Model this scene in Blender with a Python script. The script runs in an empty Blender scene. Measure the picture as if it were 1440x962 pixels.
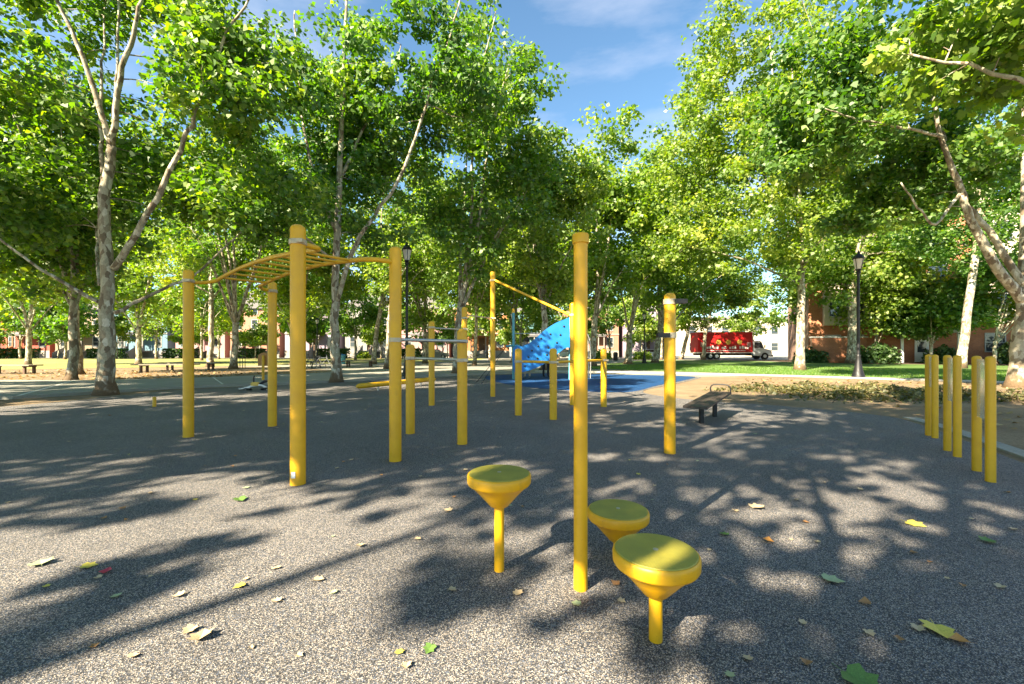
import bpy, bmesh, math, random
import numpy as np
from mathutils import Vector, Matrix

R = math.radians
random.seed(7)
rng = np.random.default_rng(7)
scene = bpy.context.scene
COL = scene.collection

# ------------------------------------------------------------------ camera, sky, sun, exposure
CAM_H = 1.2
cam_d = bpy.data.cameras.new('camera')
cam_d.sensor_width = 36.0
cam_d.lens = 15.0
cam_d.shift_y = 13.0 / 1440.0
cam_d.clip_start = 0.05
cam_d.clip_end = 2000.0
cam = bpy.data.objects.new('camera', cam_d)
cam.location = (0, 0, CAM_H)
cam.rotation_euler = (R(90), 0, 0)
COL.objects.link(cam)
scene.camera = cam

SUN_EL, SUN_AZ = 34.0, 224.4          # azimuth clockwise from +Y: the sun stands behind and left of the camera
world = bpy.data.worlds.new('World')
scene.world = world
world.use_nodes = True
wn, wl = world.node_tree.nodes, world.node_tree.links
wn.clear()
w_out = wn.new('ShaderNodeOutputWorld')
w_bg = wn.new('ShaderNodeBackground')
w_sky = wn.new('ShaderNodeTexSky')
w_sky.sky_type = 'NISHITA'
w_sky.sun_disc = False
w_sky.sun_elevation = R(SUN_EL)
w_sky.sun_rotation = R(SUN_AZ)
w_sky.air_density = 1.0
w_sky.dust_density = 0.2
w_sky.ozone_density = 1.3
w_bg.inputs['Strength'].default_value = 0.052
# thin streaky clouds all over the sky
w_tc = wn.new('ShaderNodeTexCoord')
w_map = wn.new('ShaderNodeMapping')
w_map.inputs['Scale'].default_value = (1.1, 1.6, 4.2)
w_map.inputs['Location'].default_value = (0.35, 0.1, 0.62)
w_ns = wn.new('ShaderNodeTexNoise')
w_ns.inputs['Scale'].default_value = 1.5
w_ns.inputs['Detail'].default_value = 7
w_ns.inputs['Roughness'].default_value = 0.55
w_rp = wn.new('ShaderNodeValToRGB')
w_rp.color_ramp.elements[0].position = 0.47
w_rp.color_ramp.elements[0].color = (0, 0, 0, 1)
w_rp.color_ramp.elements[1].position = 0.80
w_rp.color_ramp.elements[1].color = (0.85, 0.85, 0.85, 1)
w_mx = wn.new('ShaderNodeMix')
w_mx.data_type = 'RGBA'
w_mx.inputs['B'].default_value = (4.2, 4.3, 4.9, 1)
wl.new(w_tc.outputs['Generated'], w_map.inputs['Vector'])
wl.new(w_map.outputs['Vector'], w_ns.inputs['Vector'])
wl.new(w_ns.outputs['Fac'], w_rp.inputs['Fac'])
wl.new(w_rp.outputs['Color'], w_mx.inputs['Factor'])
w_tint = wn.new('ShaderNodeMix'); w_tint.data_type = 'RGBA'; w_tint.blend_type = 'MULTIPLY'
w_tint.inputs['Factor'].default_value = 1.0
w_tint.inputs['B'].default_value = (0.80, 1.0, 1.02, 1)
wl.new(w_sky.outputs['Color'], w_tint.inputs['A'])
wl.new(w_tint.outputs['Result'], w_mx.inputs['A'])
wl.new(w_mx.outputs['Result'], w_bg.inputs['Color'])
wl.new(w_bg.outputs['Background'], w_out.inputs['Surface'])

sun_d = bpy.data.lights.new('sun', 'SUN')
sun_d.energy = 5.0
sun_d.angle = R(0.5)
sun_d.color = (1.0, 0.86, 0.64)
sun = bpy.data.objects.new('sun', sun_d)
COL.objects.link(sun)
_ld = Vector((-math.sin(R(SUN_AZ)) * math.cos(R(SUN_EL)), -math.cos(R(SUN_AZ)) * math.cos(R(SUN_EL)), -math.sin(R(SUN_EL))))
sun.rotation_euler = _ld.to_track_quat('-Z', 'Y').to_euler()

vs = scene.view_settings
vs.view_transform = 'Standard'
vs.look = 'None'
vs.exposure = 2.45
vs.gamma = 1.0
vs.use_curve_mapping = False
scene.cycles.use_denoising = True
scene.cycles.max_bounces = 8
scene.cycles.diffuse_bounces = 4
scene.cycles.transmission_bounces = 6
scene.cycles.transparent_max_bounces = 6
scene.cycles.sample_clamp_indirect = 6.0

# ------------------------------------------------------------------ helpers
FPX, HOR = 600.0, 494.0


def G(px, py):
    """ground point seen at a pixel of the photograph (measured once, real metres)"""
    d = CAM_H * FPX / (py - HOR)
    return ((px - 720.0) * d / FPX, d)


def W(px, py, d):
    """point at distance d"""
    return ((px - 720.0) * d / FPX, d, CAM_H - (py - HOR) * d / FPX)


def link(o, parent=None):
    COL.objects.link(o)
    if parent is not None:
        o.parent = parent
    return o


def tag(o, label=None, cat=None, group=None, kind=None):
    if label: o['label'] = label
    if cat: o['category'] = cat
    if group: o['group'] = group
    if kind: o['kind'] = kind
    return o


def thing(name, label, cat, loc=(0, 0, 0), rz=0.0, group=None):
    o = bpy.data.objects.new(name, None)
    o.empty_display_size = 0.1
    link(o)
    o.location = loc
    o.rotation_euler = (0, 0, rz)
    return tag(o, label, cat, group)


def copy_tree(o, parent=None):
    c = o.copy()
    COL.objects.link(c)
    c.parent = parent
    for ch in list(o.children):
        copy_tree(ch, c)
    return c


class MB:
    """collects geometry; build() links it as one mesh object"""
    def __init__(s):
        s.v, s.f, s.sm = [], [], []

    def add(s, verts, faces, smooth=False):
        b = len(s.v)
        s.v.extend([tuple(map(float, p)) for p in verts])
        s.f.extend([tuple(i + b for i in f) for f in faces])
        s.sm.extend([smooth] * len(faces))
        return s

    def box(s, x0, x1, y0, y1, z0, z1):
        return s.add([(x0, y0, z0), (x1, y0, z0), (x1, y1, z0), (x0, y1, z0), (x0, y0, z1), (x1, y0, z1), (x1, y1, z1), (x0, y1, z1)],
                     [(0, 3, 2, 1), (4, 5, 6, 7), (0, 1, 5, 4), (1, 2, 6, 5), (2, 3, 7, 6), (3, 0, 4, 7)])

    def bbox(s, x0, x1, y0, y1, z0, z1, b=0.01):
        """box with bevelled upright edges and top"""
        def ring(i, z):
            return [(x0 + i, y0 + b, z), (x0 + b, y0 + i, z), (x1 - b, y0 + i, z), (x1 - i, y0 + b, z),
                    (x1 - i, y1 - b, z), (x1 - b, y1 - i, z), (x0 + b, y1 - i, z), (x0 + i, y1 - b, z)]
        v = ring(0, z0) + ring(0, z1 - b) + ring(b * 0.8, z1)
        f = []
        for k in range(2):
            for i in range(8):
                j = (i + 1) % 8
                f.append((k * 8 + i, k * 8 + j, k * 8 + 8 + j, k * 8 + 8 + i))
        f.append(tuple(range(16, 24)))
        f.append(tuple(range(7, -1, -1)))
        return s.add(v, f)

    def tube(s, pts, rad, n=12, cap=True, smooth=True):
        P = np.array(pts, float)
        k = len(P)
        r = np.full(k, rad, float) if np.isscalar(rad) else np.array(rad, float)
        T = np.gradient(P, axis=0)
        T /= np.linalg.norm(T, axis=1)[:, None] + 1e-12
        up = np.array([0, 0, 1.0]) if abs(T[0][2]) < 0.9 else np.array([1.0, 0, 0])
        a = np.cross(T[0], up); a /= np.linalg.norm(a)
        ang = np.arange(n) * 2 * math.pi / n
        V = []
        for i in range(k):
            a = a - T[i] * a.dot(T[i]); a /= np.linalg.norm(a) + 1e-12
            b = np.cross(T[i], a)
            V.append(P[i] + r[i] * (np.cos(ang)[:, None] * a + np.sin(ang)[:, None] * b))
        V = np.concatenate(V)
        F = [(i * n + j, i * n + (j + 1) % n, (i + 1) * n + (j + 1) % n, (i + 1) * n + j) for i in range(k - 1) for j in range(n)]
        if cap:
            F.append(tuple(range(n - 1, -1, -1)))
            F.append(tuple((k - 1) * n + j for j in range(n)))
        return s.add(V, F, smooth)

    def lathe(s, prof, c=(0, 0, 0), n=24, smooth=True):
        """profile of (radius, z) from bottom to top"""
        ang = np.arange(n) * 2 * math.pi / n
        V, F = [], []
        for (r, z) in prof:
            V += [(c[0] + r * math.cos(t), c[1] + r * math.sin(t), c[2] + z) for t in ang]
        for i in range(len(prof) - 1):
            F += [(i * n + j, i * n + (j + 1) % n, (i + 1) * n + (j + 1) % n, (i + 1) * n + j) for j in range(n)]
        F.append(tuple(range(n - 1, -1, -1)))
        F.append(tuple((len(prof) - 1) * n + j for j in range(n)))
        return s.add(V, F, smooth)

    def prism(s, poly, z0, z1):
        n = len(poly)
        v = [(x, y, z0) for x, y in poly] + [(x, y, z1) for x, y in poly]
        f = [(i, (i + 1) % n, n + (i + 1) % n, n + i) for i in range(n)]
        f += [tuple(range(n - 1, -1, -1)), tuple(range(n, 2 * n))]
        return s.add(v, f)

    def build(s, name, mat, parent=None, loc=None, autosmooth=True):
        me = bpy.data.meshes.new(name)
        me.from_pydata(s.v, [], s.f)
        me.polygons.foreach_set('use_smooth', s.sm)
        if mat is not None:
            me.materials.append(mat)
        if autosmooth and any(s.sm):
            try:
                me.set_sharp_from_angle(angle=R(40))
            except Exception:
                pass
        me.update()
        o = bpy.data.objects.new(name, me)
        link(o, parent)
        if loc is not None:
            o.location = loc
        return o


def arc_pts(pts, per=6, closed=False):
    """Catmull-Rom through points"""
    P = [np.array(p, float) for p in pts]
    n = len(P)
    out = []
    rngi = range(n) if closed else range(n - 1)
    for i in rngi:
        if closed:
            p0, p1, p2, p3 = P[(i - 1) % n], P[i], P[(i + 1) % n], P[(i + 2) % n]
        else:
            p0, p1, p2, p3 = P[max(i - 1, 0)], P[i], P[i + 1], P[min(i + 2, n - 1)]
        for k in range(per):
            t = k / per
            out.append(0.5 * ((2 * p1) + (-p0 + p2) * t + (2 * p0 - 5 * p1 + 4 * p2 - p3) * t * t + (-p0 + 3 * p1 - 3 * p2 + p3) * t ** 3))
    if not closed:
        out.append(P[-1])
    return out


# ------------------------------------------------------------------ materials
class NT:
    def __init__(s, name):
        s.m = bpy.data.materials.new(name)
        s.m.use_nodes = True
        s.n, s.l = s.m.node_tree.nodes, s.m.node_tree.links
        s.b = s.n['Principled BSDF']
        s.out = s.n['Material Output']

    def new(s, t, **kw):
        nd = s.n.new(t)
        for k, v in kw.items():
            if k in nd.inputs:
                nd.inputs[k].default_value = v
            else:
                setattr(nd, k, v)
        return nd

    def link(s, a, b):
        s.l.new(a, b)

    def coord(s, kind='Object', scale=(1, 1, 1)):
        tc = s.new('ShaderNodeTexCoord')
        mp = s.new('ShaderNodeMapping')
        mp.inputs['Scale'].default_value = scale
        s.link(tc.outputs[kind], mp.inputs['Vector'])
        return mp.outputs['Vector']

    def noise(s, vec, scale, detail=4, rough=0.55):
        nd = s.new('ShaderNodeTexNoise')
        nd.inputs['Scale'].default_value = scale
        nd.inputs['Detail'].default_value = detail
        nd.inputs['Roughness'].default_value = rough
        if vec is not None: s.link(vec, nd.inputs['Vector'])
        return nd

    def ramp(s, fac, stops, interp='LINEAR'):
        nd = s.new('ShaderNodeValToRGB')
        cr = nd.color_ramp
        cr.interpolation = interp
        while len(cr.elements) < len(stops):
            cr.elements.new(0.5)
        for e, (p, c) in zip(cr.elements, stops):
            e.position = p
            e.color = (c[0], c[1], c[2], 1)
        s.link(fac, nd.inputs['Fac'])
        return nd.outputs['Color']

    def mix(s, fac, a, b, mode='MIX'):
        nd = s.new('ShaderNodeMix', data_type='RGBA', blend_type=mode)
        for sock, val in (('Factor', fac), ('A', a), ('B', b)):
            if isinstance(val, (int, float)):
                nd.inputs[sock].default_value = val
            elif isinstance(val, tuple):
                nd.inputs[sock].default_value = (val[0], val[1], val[2], 1)
            else:
                s.link(val, nd.inputs[sock])
        return nd.outputs['Result']

    def bump(s, h, strength=0.3, dist=0.02):
        nd = s.new('ShaderNodeBump')
        nd.inputs['Strength'].default_value = strength
        nd.inputs['Distance'].default_value = dist
        s.link(h, nd.inputs['Height'])
        s.link(nd.outputs['Normal'], s.b.inputs['Normal'])

    def base(s, c):
        if isinstance(c, tuple):
            s.b.inputs['Base Color'].default_value = (c[0], c[1], c[2], 1)
        else:
            s.link(c, s.b.inputs['Base Color'])
        return s

    def rough(s, r):
        if isinstance(r, (int, float)):
            s.b.inputs['Roughness'].default_value = r
        else:
            s.link(r, s.b.inputs['Roughness'])
        return s


M = {}


def paint(name, col, rough=0.4, var=0.12, scale=6.0, metallic=0.0, coord='Object'):
    t = NT(name)
    v = t.coord(coord)
    n = t.noise(v, scale, 5)
    dark = tuple(c * (1 - var) for c in col)
    lite = tuple(min(1, c * (1 + var)) for c in col)
    t.base(t.ramp(n.outputs['Fac'], [(0.3, dark), (0.7, lite)]))
    rr = t.ramp(n.outputs['Fac'], [(0.3, (rough * 0.8,) * 3), (0.7, (min(1, rough * 1.25),) * 3)])
    t.rough(rr)
    t.b.inputs['Metallic'].default_value = metallic
    M[name] = t.m
    return t


def mat_yellow():
    t = NT('yellow_paint')
    v = t.coord('Object')
    n = t.noise(v, 5.0, 6, 0.6)
    n2 = t.noise(v, 90.0, 3, 0.7)
    c = t.ramp(n.outputs['Fac'], [(0.3, (0.62, 0.32, 0.003)), (0.7, (0.72, 0.39, 0.005))])
    scuff = t.ramp(n2.outputs['Fac'], [(0.62, (0, 0, 0)), (0.70, (1, 1, 1))])
    n3 = t.noise(t.coord('Object', (1, 1, .3)), 14.0, 6, 0.7)
    grime = t.ramp(n3.outputs['Fac'], [(0.55, (0, 0, 0)), (0.75, (.4, .4, .4))])
    c = t.mix(grime, c, (0.40, 0.22, 0.03))
    c = t.mix(t.mix(0.4, (0, 0, 0), scuff), c, (0.42, 0.24, 0.03))
    t.base(c)
    t.rough(t.ramp(n.outputs['Fac'], [(0.3, (0.36,) * 3), (0.7, (0.55,) * 3)]))
    t.bump(n2.outputs['Fac'], 0.04, 0.002)
    M['yellow'] = t.m


def mat_rubber(name, stops, mott=(0.82, 1.15), dust=0.22):
    t = NT(name)
    v = t.coord('Object')
    vo = t.new('ShaderNodeTexVoronoi')
    vo.inputs['Scale'].default_value = 265.0
    t.link(v, vo.inputs['Vector'])
    sep = t.new('ShaderNodeSeparateColor')
    t.link(vo.outputs['Color'], sep.inputs['Color'])
    c = t.ramp(sep.outputs['Red'], stops, 'CONSTANT')
    n = t.noise(v, 0.9, 6, 0.6)
    m = t.ramp(n.outputs['Fac'], [(0.3, (mott[0],) * 3), (0.7, (mott[1],) * 3)])
    c = t.mix(1.0, c, m, 'MULTIPLY')
    # dust and faint brown staining
    n2 = t.noise(v, 2.7, 5, 0.65)
    st = t.ramp(n2.outputs['Fac'], [(0.55, (0, 0, 0)), (0.75, (dust, dust, dust))])
    c = t.mix(st, c, (0.15, 0.14, 0.125))
    t.base(c)
    t.rough(0.75)
    t.b.inputs['Specular IOR Level'].default_value = 0.35
    t.bump(vo.outputs['Distance'], 0.55, 0.004)
    M[name] = t.m


def mat_ground(name, c1, c2, c3, sc=0.5, fine=30.0, bump=0.4, dist=0.02, rough=0.95):
    t = NT(name)
    v = t.coord('Object')
    n = t.noise(v, sc, 8, 0.65)
    n2 = t.noise(v, fine, 5, 0.7)
    c = t.ramp(n.outputs['Fac'], [(0.3, c1), (0.5, c2), (0.72, c3)])
    g = t.ramp(n2.outputs['Fac'], [(0.3, (0.68,) * 3), (0.7, (1.25,) * 3)])
    c = t.mix(1.0, c, g, 'MULTIPLY')
    t.base(c)
    t.rough(rough)
    t.bump(n2.outputs['Fac'], bump, dist)
    M[name] = t.m


def mat_bark():
    t = NT('plane_bark')
    v = t.coord('Object', (1, 1, 0.55))
    wob = t.noise(v, 6.0, 4)
    vec = t.mix(0.12, v, wob.outputs['Color'], 'ADD')
    vo = t.new('ShaderNodeTexVoronoi')
    vo.inputs['Scale'].default_value = 10.0
    t.link(vec, vo.inputs['Vector'])
    sep = t.new('ShaderNodeSeparateColor')
    t.link(vo.outputs['Color'], sep.inputs['Color'])
    patch = t.ramp(sep.outputs['Red'], [(0.0, (0.15, 0.115, 0.075)), (0.22, (0.25, 0.21, 0.145)), (0.45, (0.37, 0.34, 0.25)), (0.72, (0.30, 0.28, 0.20)), (0.84, (0.50, 0.47, 0.38))], 'CONSTANT')
    n = t.noise(v, 28.0, 5, 0.7)
    g = t.ramp(n.outputs['Fac'], [(0.3, (0.7,) * 3), (0.7, (1.2,) * 3)])
    c = t.mix(1.0, patch, g, 'MULTIPLY')
    # rough dark bark stays on the lowest metre of the trunk
    tc = t.new('ShaderNodeTexCoord')
    sx = t.new('ShaderNodeSeparateXYZ')
    t.link(tc.outputs['Object'], sx.inputs['Vector'])
    add = t.new('ShaderNodeMath', operation='ADD')
    t.link(sx.outputs['Z'], add.inputs[0])
    t.link(wob.outputs['Fac'], add.inputs[1])
    low = t.ramp(add.outputs[0], [(0.75, (1, 1, 1)), (1.15, (0, 0, 0))])
    c = t.mix(low, c, t.mix(1.0, (0.13, 0.085, 0.045), g, 'MULTIPLY'))
    t.base(c)
    t.rough(0.9)
    t.bump(n.outputs['Fac'], 0.5, 0.02)
    M['bark'] = t.m


def mat_leaf(name, c_dark, c_mid, c_lite, trans=0.5, yellow=(0.62, 0.66, 0.03)):
    t = NT(name)
    at = t.new('ShaderNodeAttribute', attribute_name='tint')
    oi = t.new('ShaderNodeObjectInfo')
    c = t.ramp(at.outputs['Fac'], [(0.0, c_dark), (0.5, c_mid), (1.0, c_lite)])
    tone = t.ramp(oi.outputs['Random'], [(0.0, (0.88, 0.95, 0.9)), (1.0, (1.12, 1.05, 0.95))])
    c = t.mix(1.0, c, tone, 'MULTIPLY')
    t.n.remove(t.b)
    dif = t.new('ShaderNodeBsdfDiffuse')
    tra = t.new('ShaderNodeBsdfTranslucent')
    glo = t.new('ShaderNodeBsdfGlossy')
    glo.inputs['Roughness'].default_value = 0.55
    glo.inputs['Color'].default_value = (0.9, 0.95, 0.85, 1)
    tc = t.mix(1.0, c, (yellow[0] * 4.4, yellow[1] * 4.4, yellow[2] * 8), 'MULTIPLY')
    t.link(c, dif.inputs['Color'])
    t.link(tc, tra.inputs['Color'])
    m1 = t.new('ShaderNodeMixShader')
    m1.inputs[0].default_value = trans
    t.link(dif.outputs[0], m1.inputs[1]); t.link(tra.outputs[0], m1.inputs[2])
    m2 = t.new('ShaderNodeMixShader')
    m2.inputs[0].default_value = 0.05
    t.link(m1.outputs[0], m2.inputs[1]); t.link(glo.outputs[0], m2.inputs[2])
    t.link(m2.outputs[0], t.out.inputs['Surface'])
    M[name] = t.m


def mat_brick():
    t = NT('brick')
    v = t.coord('Object')
    br = t.new('ShaderNodeTexBrick')
    br.inputs['Scale'].default_value = 4.2
    br.inputs['Color1'].default_value = (0.42, 0.155, 0.062, 1)
    br.inputs['Color2'].default_value = (0.33, 0.11, 0.05, 1)
    br.inputs['Mortar'].default_value = (0.36, 0.30, 0.24, 1)
    br.inputs['Mortar Size'].default_value = 0.012
    rot = t.new('ShaderNodeMapping')
    rot.inputs['Rotation'].default_value = (R(90), 0, 0)
    t.link(v, rot.inputs['Vector'])
    t.link(rot.outputs['Vector'], br.inputs['Vector'])
    n = t.noise(v, 0.8, 6)
    g = t.ramp(n.outputs['Fac'], [(0.3, (0.8,) * 3), (0.7, (1.15,) * 3)])
    t.base(t.mix(1.0, br.outputs['Color'], g, 'MULTIPLY'))
    t.rough(0.9)
    M['brick'] = t.m


def mat_glass_pane():
    t = NT('window_glass')
    t.base((0.03, 0.04, 0.05)).rough(0.06)
    t.b.inputs['Specular IOR Level'].default_value = 0.9
    M['pane'] = t.m


def mat_acrylic():
    t = NT('clear_acrylic')
    n = t.noise(t.coord('Object', (1, 1, 2)), 5.0, 3)
    t.base((0.86, 0.90, 0.88)).rough(0.12)
    t.b.inputs['Transmission Weight'].default_value = 0.82
    t.b.inputs['IOR'].default_value = 1.25
    t.bump(n.outputs['Fac'], 0.25, 0.02)
    M['acrylic'] = t.m


mat_yellow()
mat_rubber('grey_rubber', [(0.0, (0.028, 0.029, 0.032)), (0.30, (0.062, 0.062, 0.065)), (0.52, (0.145, 0.137, 0.13)), (0.67, (0.105, 0.125, 0.165)), (0.78, (0.30, 0.26, 0.215)), (0.91, (0.43, 0.385, 0.33))])
mat_rubber('blue_rubber', [(0.0, (0.003, 0.026, 0.085)), (0.35, (0.004, 0.050, 0.16)), (0.7, (0.005, 0.065, 0.20)), (0.92, (0.015, 0.10, 0.26))], dust=0.03)
mat_ground('plaza_concrete', (0.20, 0.195, 0.165), (0.25, 0.24, 0.20), (0.30, 0.285, 0.24), 0.35, 25, 0.2, 0.01)
mat_ground('court_concrete', (0.23, 0.225, 0.19), (0.27, 0.26, 0.215), (0.31, 0.30, 0.25), 0.5, 40, 0.2, 0.006)
mat_ground('path_concrete', (0.34, 0.32, 0.27), (0.42, 0.40, 0.34), (0.48, 0.45, 0.39), 0.8, 40, 0.2, 0.006)
mat_ground('dirt', (0.15, 0.10, 0.052), (0.22, 0.155, 0.085), (0.31, 0.225, 0.13), 0.55, 22, 0.8, 0.05)
mat_ground('mulch', (0.06, 0.035, 0.02), (0.10, 0.06, 0.035), (0.15, 0.09, 0.05), 1.5, 18, 0.9, 0.06)
mat_ground('asphalt', (0.10, 0.10, 0.10), (0.14, 0.14, 0.135), (0.18, 0.175, 0.165), 0.4, 60, 0.3, 0.01)
mat_ground('lawn_green', (0.055, 0.125, 0.015), (0.085, 0.17, 0.02), (0.15, 0.22, 0.035), 0.35, 45, 0.9, 0.06)
mat_ground('lawn_sunlit', (0.17, 0.20, 0.035), (0.27, 0.27, 0.07), (0.36, 0.32, 0.12), 0.25, 40, 0.7, 0.05)  # far lawn: its yellow sunlit look is put into the base colour
mat_bark()
mat_leaf('plane_leaf', (0.024, 0.074, 0.009), (0.070, 0.148, 0.016), (0.215, 0.27, 0.04), 0.42)
mat_leaf('lime_leaf', (0.044, 0.100, 0.009), (0.12, 0.19, 0.018), (0.28, 0.31, 0.05), 0.42)
mat_leaf('hedge_leaf', (0.016, 0.045, 0.010), (0.030, 0.075, 0.014), (0.06, 0.12, 0.02), 0.3)
mat_leaf('cut_leaf', (0.035, 0.042, 0.018), (0.08, 0.085, 0.035), (0.21, 0.185, 0.085), 0.25)
mat_leaf('grass_blade', (0.045, 0.115, 0.012), (0.085, 0.18, 0.02), (0.17, 0.24, 0.04), 0.4)
mat_brick(); mat_glass_pane(); mat_acrylic()
paint('galvanised', (0.50, 0.48, 0.44), 0.38, 0.15, 30, 0.85)
paint('collar', (0.48, 0.40, 0.27), 0.5, 0.15, 30, 0.2)
paint('black_metal', (0.007, 0.007, 0.008), 0.5, 0.2, 12)
paint('dark_board', (0.055, 0.04, 0.032), 0.6, 0.25, 14)
paint('bench_wood', (0.20, 0.17, 0.12), 0.8, 0.25, 9)
paint('rust_brown', (0.10, 0.055, 0.032), 0.7, 0.2, 9)
paint('board_brown', (0.40, 0.19, 0.055), 0.6, 0.15, 9)
paint('panel_blue', (0.008, 0.15, 0.44), 0.42, 0.06, 3)
paint('teal', (0.08, 0.30, 0.36), 0.45, 0.1, 6)
paint('white_paint', (0.78, 0.77, 0.73), 0.55, 0.06, 4)
paint('white_line', (0.62, 0.61, 0.56), 0.8, 0.15, 18)
paint('label_white', (0.7, 0.7, 0.66), 0.5, 0.05, 9)
paint('red_truck', (0.48, 0.016, 0.018), 0.4, 0.06, 2)
paint('truck_white', (0.62, 0.68, 0.72), 0.35, 0.04, 2)
paint('tyre', (0.02, 0.02, 0.02), 0.85, 0.2, 30)
paint('gold_print', (0.65, 0.42, 0.08), 0.5, 0.1, 9)
paint('cream_stucco', (0.52, 0.45, 0.35), 0.85, 0.08, 1.5)
paint('stone_grey', (0.42, 0.41, 0.38), 0.85, 0.12, 3)
paint('roof_grey', (0.16, 0.15, 0.15), 0.9, 0.2, 6)
paint('roof_tan', (0.50, 0.30, 0.20), 0.9, 0.15, 6)
for nm, c in (('house_red', (0.55, 0.12, 0.08)), ('house_blue', (0.20, 0.36, 0.46)), ('house_salmon', (0.62, 0.30, 0.20)), ('house_lilac', (0.50, 0.40, 0.50)),
              ('house_pink', (0.62, 0.36, 0.36)), ('house_cream', (0.42, 0.33, 0.22)), ('house_orange', (0.62, 0.27, 0.10)), ('house_white', (0.42, 0.41, 0.40)), ('house_teal', (0.16, 0.36, 0.38))):
    paint(nm, tuple(q * .55 for q in c), 0.85, 0.07, 1.2)
paint('house_trim', (0.27, 0.25, 0.22), 0.8, 0.08, 2)
paint('skin', (0.46, 0.27, 0.18), 0.55, 0.05, 8)
paint('hair_dark', (0.02, 0.014, 0.01), 0.6, 0.2, 20)
paint('cloth_black', (0.015, 0.015, 0.017), 0.9, 0.2, 15)
paint('cloth_tan', (0.40, 0.32, 0.22), 0.9, 0.1, 15)
paint('cloth_grey', (0.22, 0.23, 0.25), 0.9, 0.1, 15)
paint('lamp_glass', (0.62, 0.60, 0.52), 0.2, 0.05, 9)

# pod tops: olive moulded plastic with a dimple grid
t = NT('pod_top')
v = t.coord('Object')
vo = t.new('ShaderNodeTexVoronoi'); vo.inputs['Scale'].default_value = 85.0; vo.inputs['Randomness'].default_value = 0.0
t.link(v, vo.inputs['Vector'])
n = t.noise(v, 9, 4)
t.base(t.ramp(n.outputs['Fac'], [(0.3, (0.25, 0.235, 0.035)), (0.7, (0.36, 0.31, 0.04))]))
t.rough(0.55)
t.bump(vo.outputs['Distance'], 0.3, 0.004)
M['pod_top'] = t.m

# ------------------------------------------------------------------ the ground sheets
def sheet(name, poly, z, mat, kind='structure', smooth=0, label=None):
    pts = arc_pts(poly, smooth, True) if smooth else poly
    mb = MB()
    mb.add([(p[0], p[1], 0) for p in pts], [tuple(range(len(pts)))])
    o = mb.build(name, M[mat])
    o.location.z = z
    if o.data.polygons[0].normal.z < 0:
        o.data.flip_normals()
    o['kind'] = kind
    if label: o['label'] = label
    return o


sheet('ground', [(-400, -200), (400, -200), (400, 600), (-400, 600)], 0.0, 'plaza_concrete', label='grey concrete plaza around the playground')
sheet('street', [(8, 62), (8, 71), (140, 71), (140, 58), (60, 57)], 0.004, 'asphalt', label='asphalt street beyond the lawn')
sheet('dirt_bed', [(3.0, 13.2), (8.4, 19.7), (12.0, 20.9), (19.0, 15.3), (28, 8.4), (22, -4), (2, -6), (1, 0), (3, 6)], 0.008, 'dirt', label='bare tan dirt between the rubber and the path')
sheet('dirt_strip', [(-70, 16.9), (-16.4, 16.9), (-13.2, 18.9), (-9.5, 23.6), (-11.5, 27), (-18, 33), (-24, 33.2), (-34, 27.0), (-70, 24.5)], 0.006, 'dirt', label='dirt under the trees behind the court slab')
sheet('dirt_edge', [(-13.6, 7.2), (-13.0, 9.8), (-11.8, 11.4), (-10.7, 13.4), (-8.0, 15.1), (-6.2, 16.7), (-6.0, 15.5), (-9.0, 13.0), (-9.8, 8.0), (-11.5, 6.0)], 0.007, 'dirt', smooth=4, label='thin strip of dirt along the rubber edge')
sheet('lawn', [(-140, 25.5), (-34, 27.2), (-24, 33.4), (-18, 40), (-10, 46), (-5, 52), (-4, 70), (-140, 70)], 0.010, 'lawn_sunlit', label='sunny pale lawn in front of the row of houses')
sheet('lawn', [(4.5, 30), (7.5, 26.8), (12.8, 22.6), (19.9, 16.9), (30, 9.2), (70, 16), (60, 27), (33, 40), (27, 57), (17, 56), (9, 40)], 0.012, 'lawn_green', label='green lawn beyond the concrete path')
sheet('planting_bed', [(33.4, 40), (60, 27.3), (70, 16), (90, 20), (90, 60), (29, 58)], 0.009, 'mulch', label='dark mulch bed along the brick building')
rub = [(-15, -14), (-14.2, -4), (-13.2, 3), (-11.9, 7.2), (-10.7, 9.6), (-10.45, 11.6), (-10.1, 13.2), (-8.7, 14.4), (-7.2, 15.5), (-4.9, 18.3), (-2.6, 20.4), (-0.6, 21.9), (1.8, 23.2),
       (5.0, 22.0), (8.6, 20.2), (7.6, 17.8), (5.2, 14.6), (3.9, 12.7), (3.9, 11.4), (4.6, 10.2), (5.9, 9.2), (6.8, 7.9), (6.5, 6.7), (5.3, 4.3), (3.9, 1.7), (1.4, -3), (-3, -14)]
sheet('rubber_surface', rub, 0.016, 'grey_rubber', smooth=4, label='speckled grey rubber safety surface')
blue = [(-1.2, 20.3), (-0.2, 21.6), (1.9, 22.9), (5.0, 21.7), (8.3, 20.05), (7.3, 17.8), (5.0, 14.7), (3.75, 12.75), (2.85, 12.3), (1.3, 13.2), (0.2, 14.6), (-0.6, 16.4), (-1.1, 18.2)]
sheet('blue_rubber_surface', blue, 0.020, 'blue_rubber', smooth=4, label='blue rubber surface under the climber')

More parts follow.
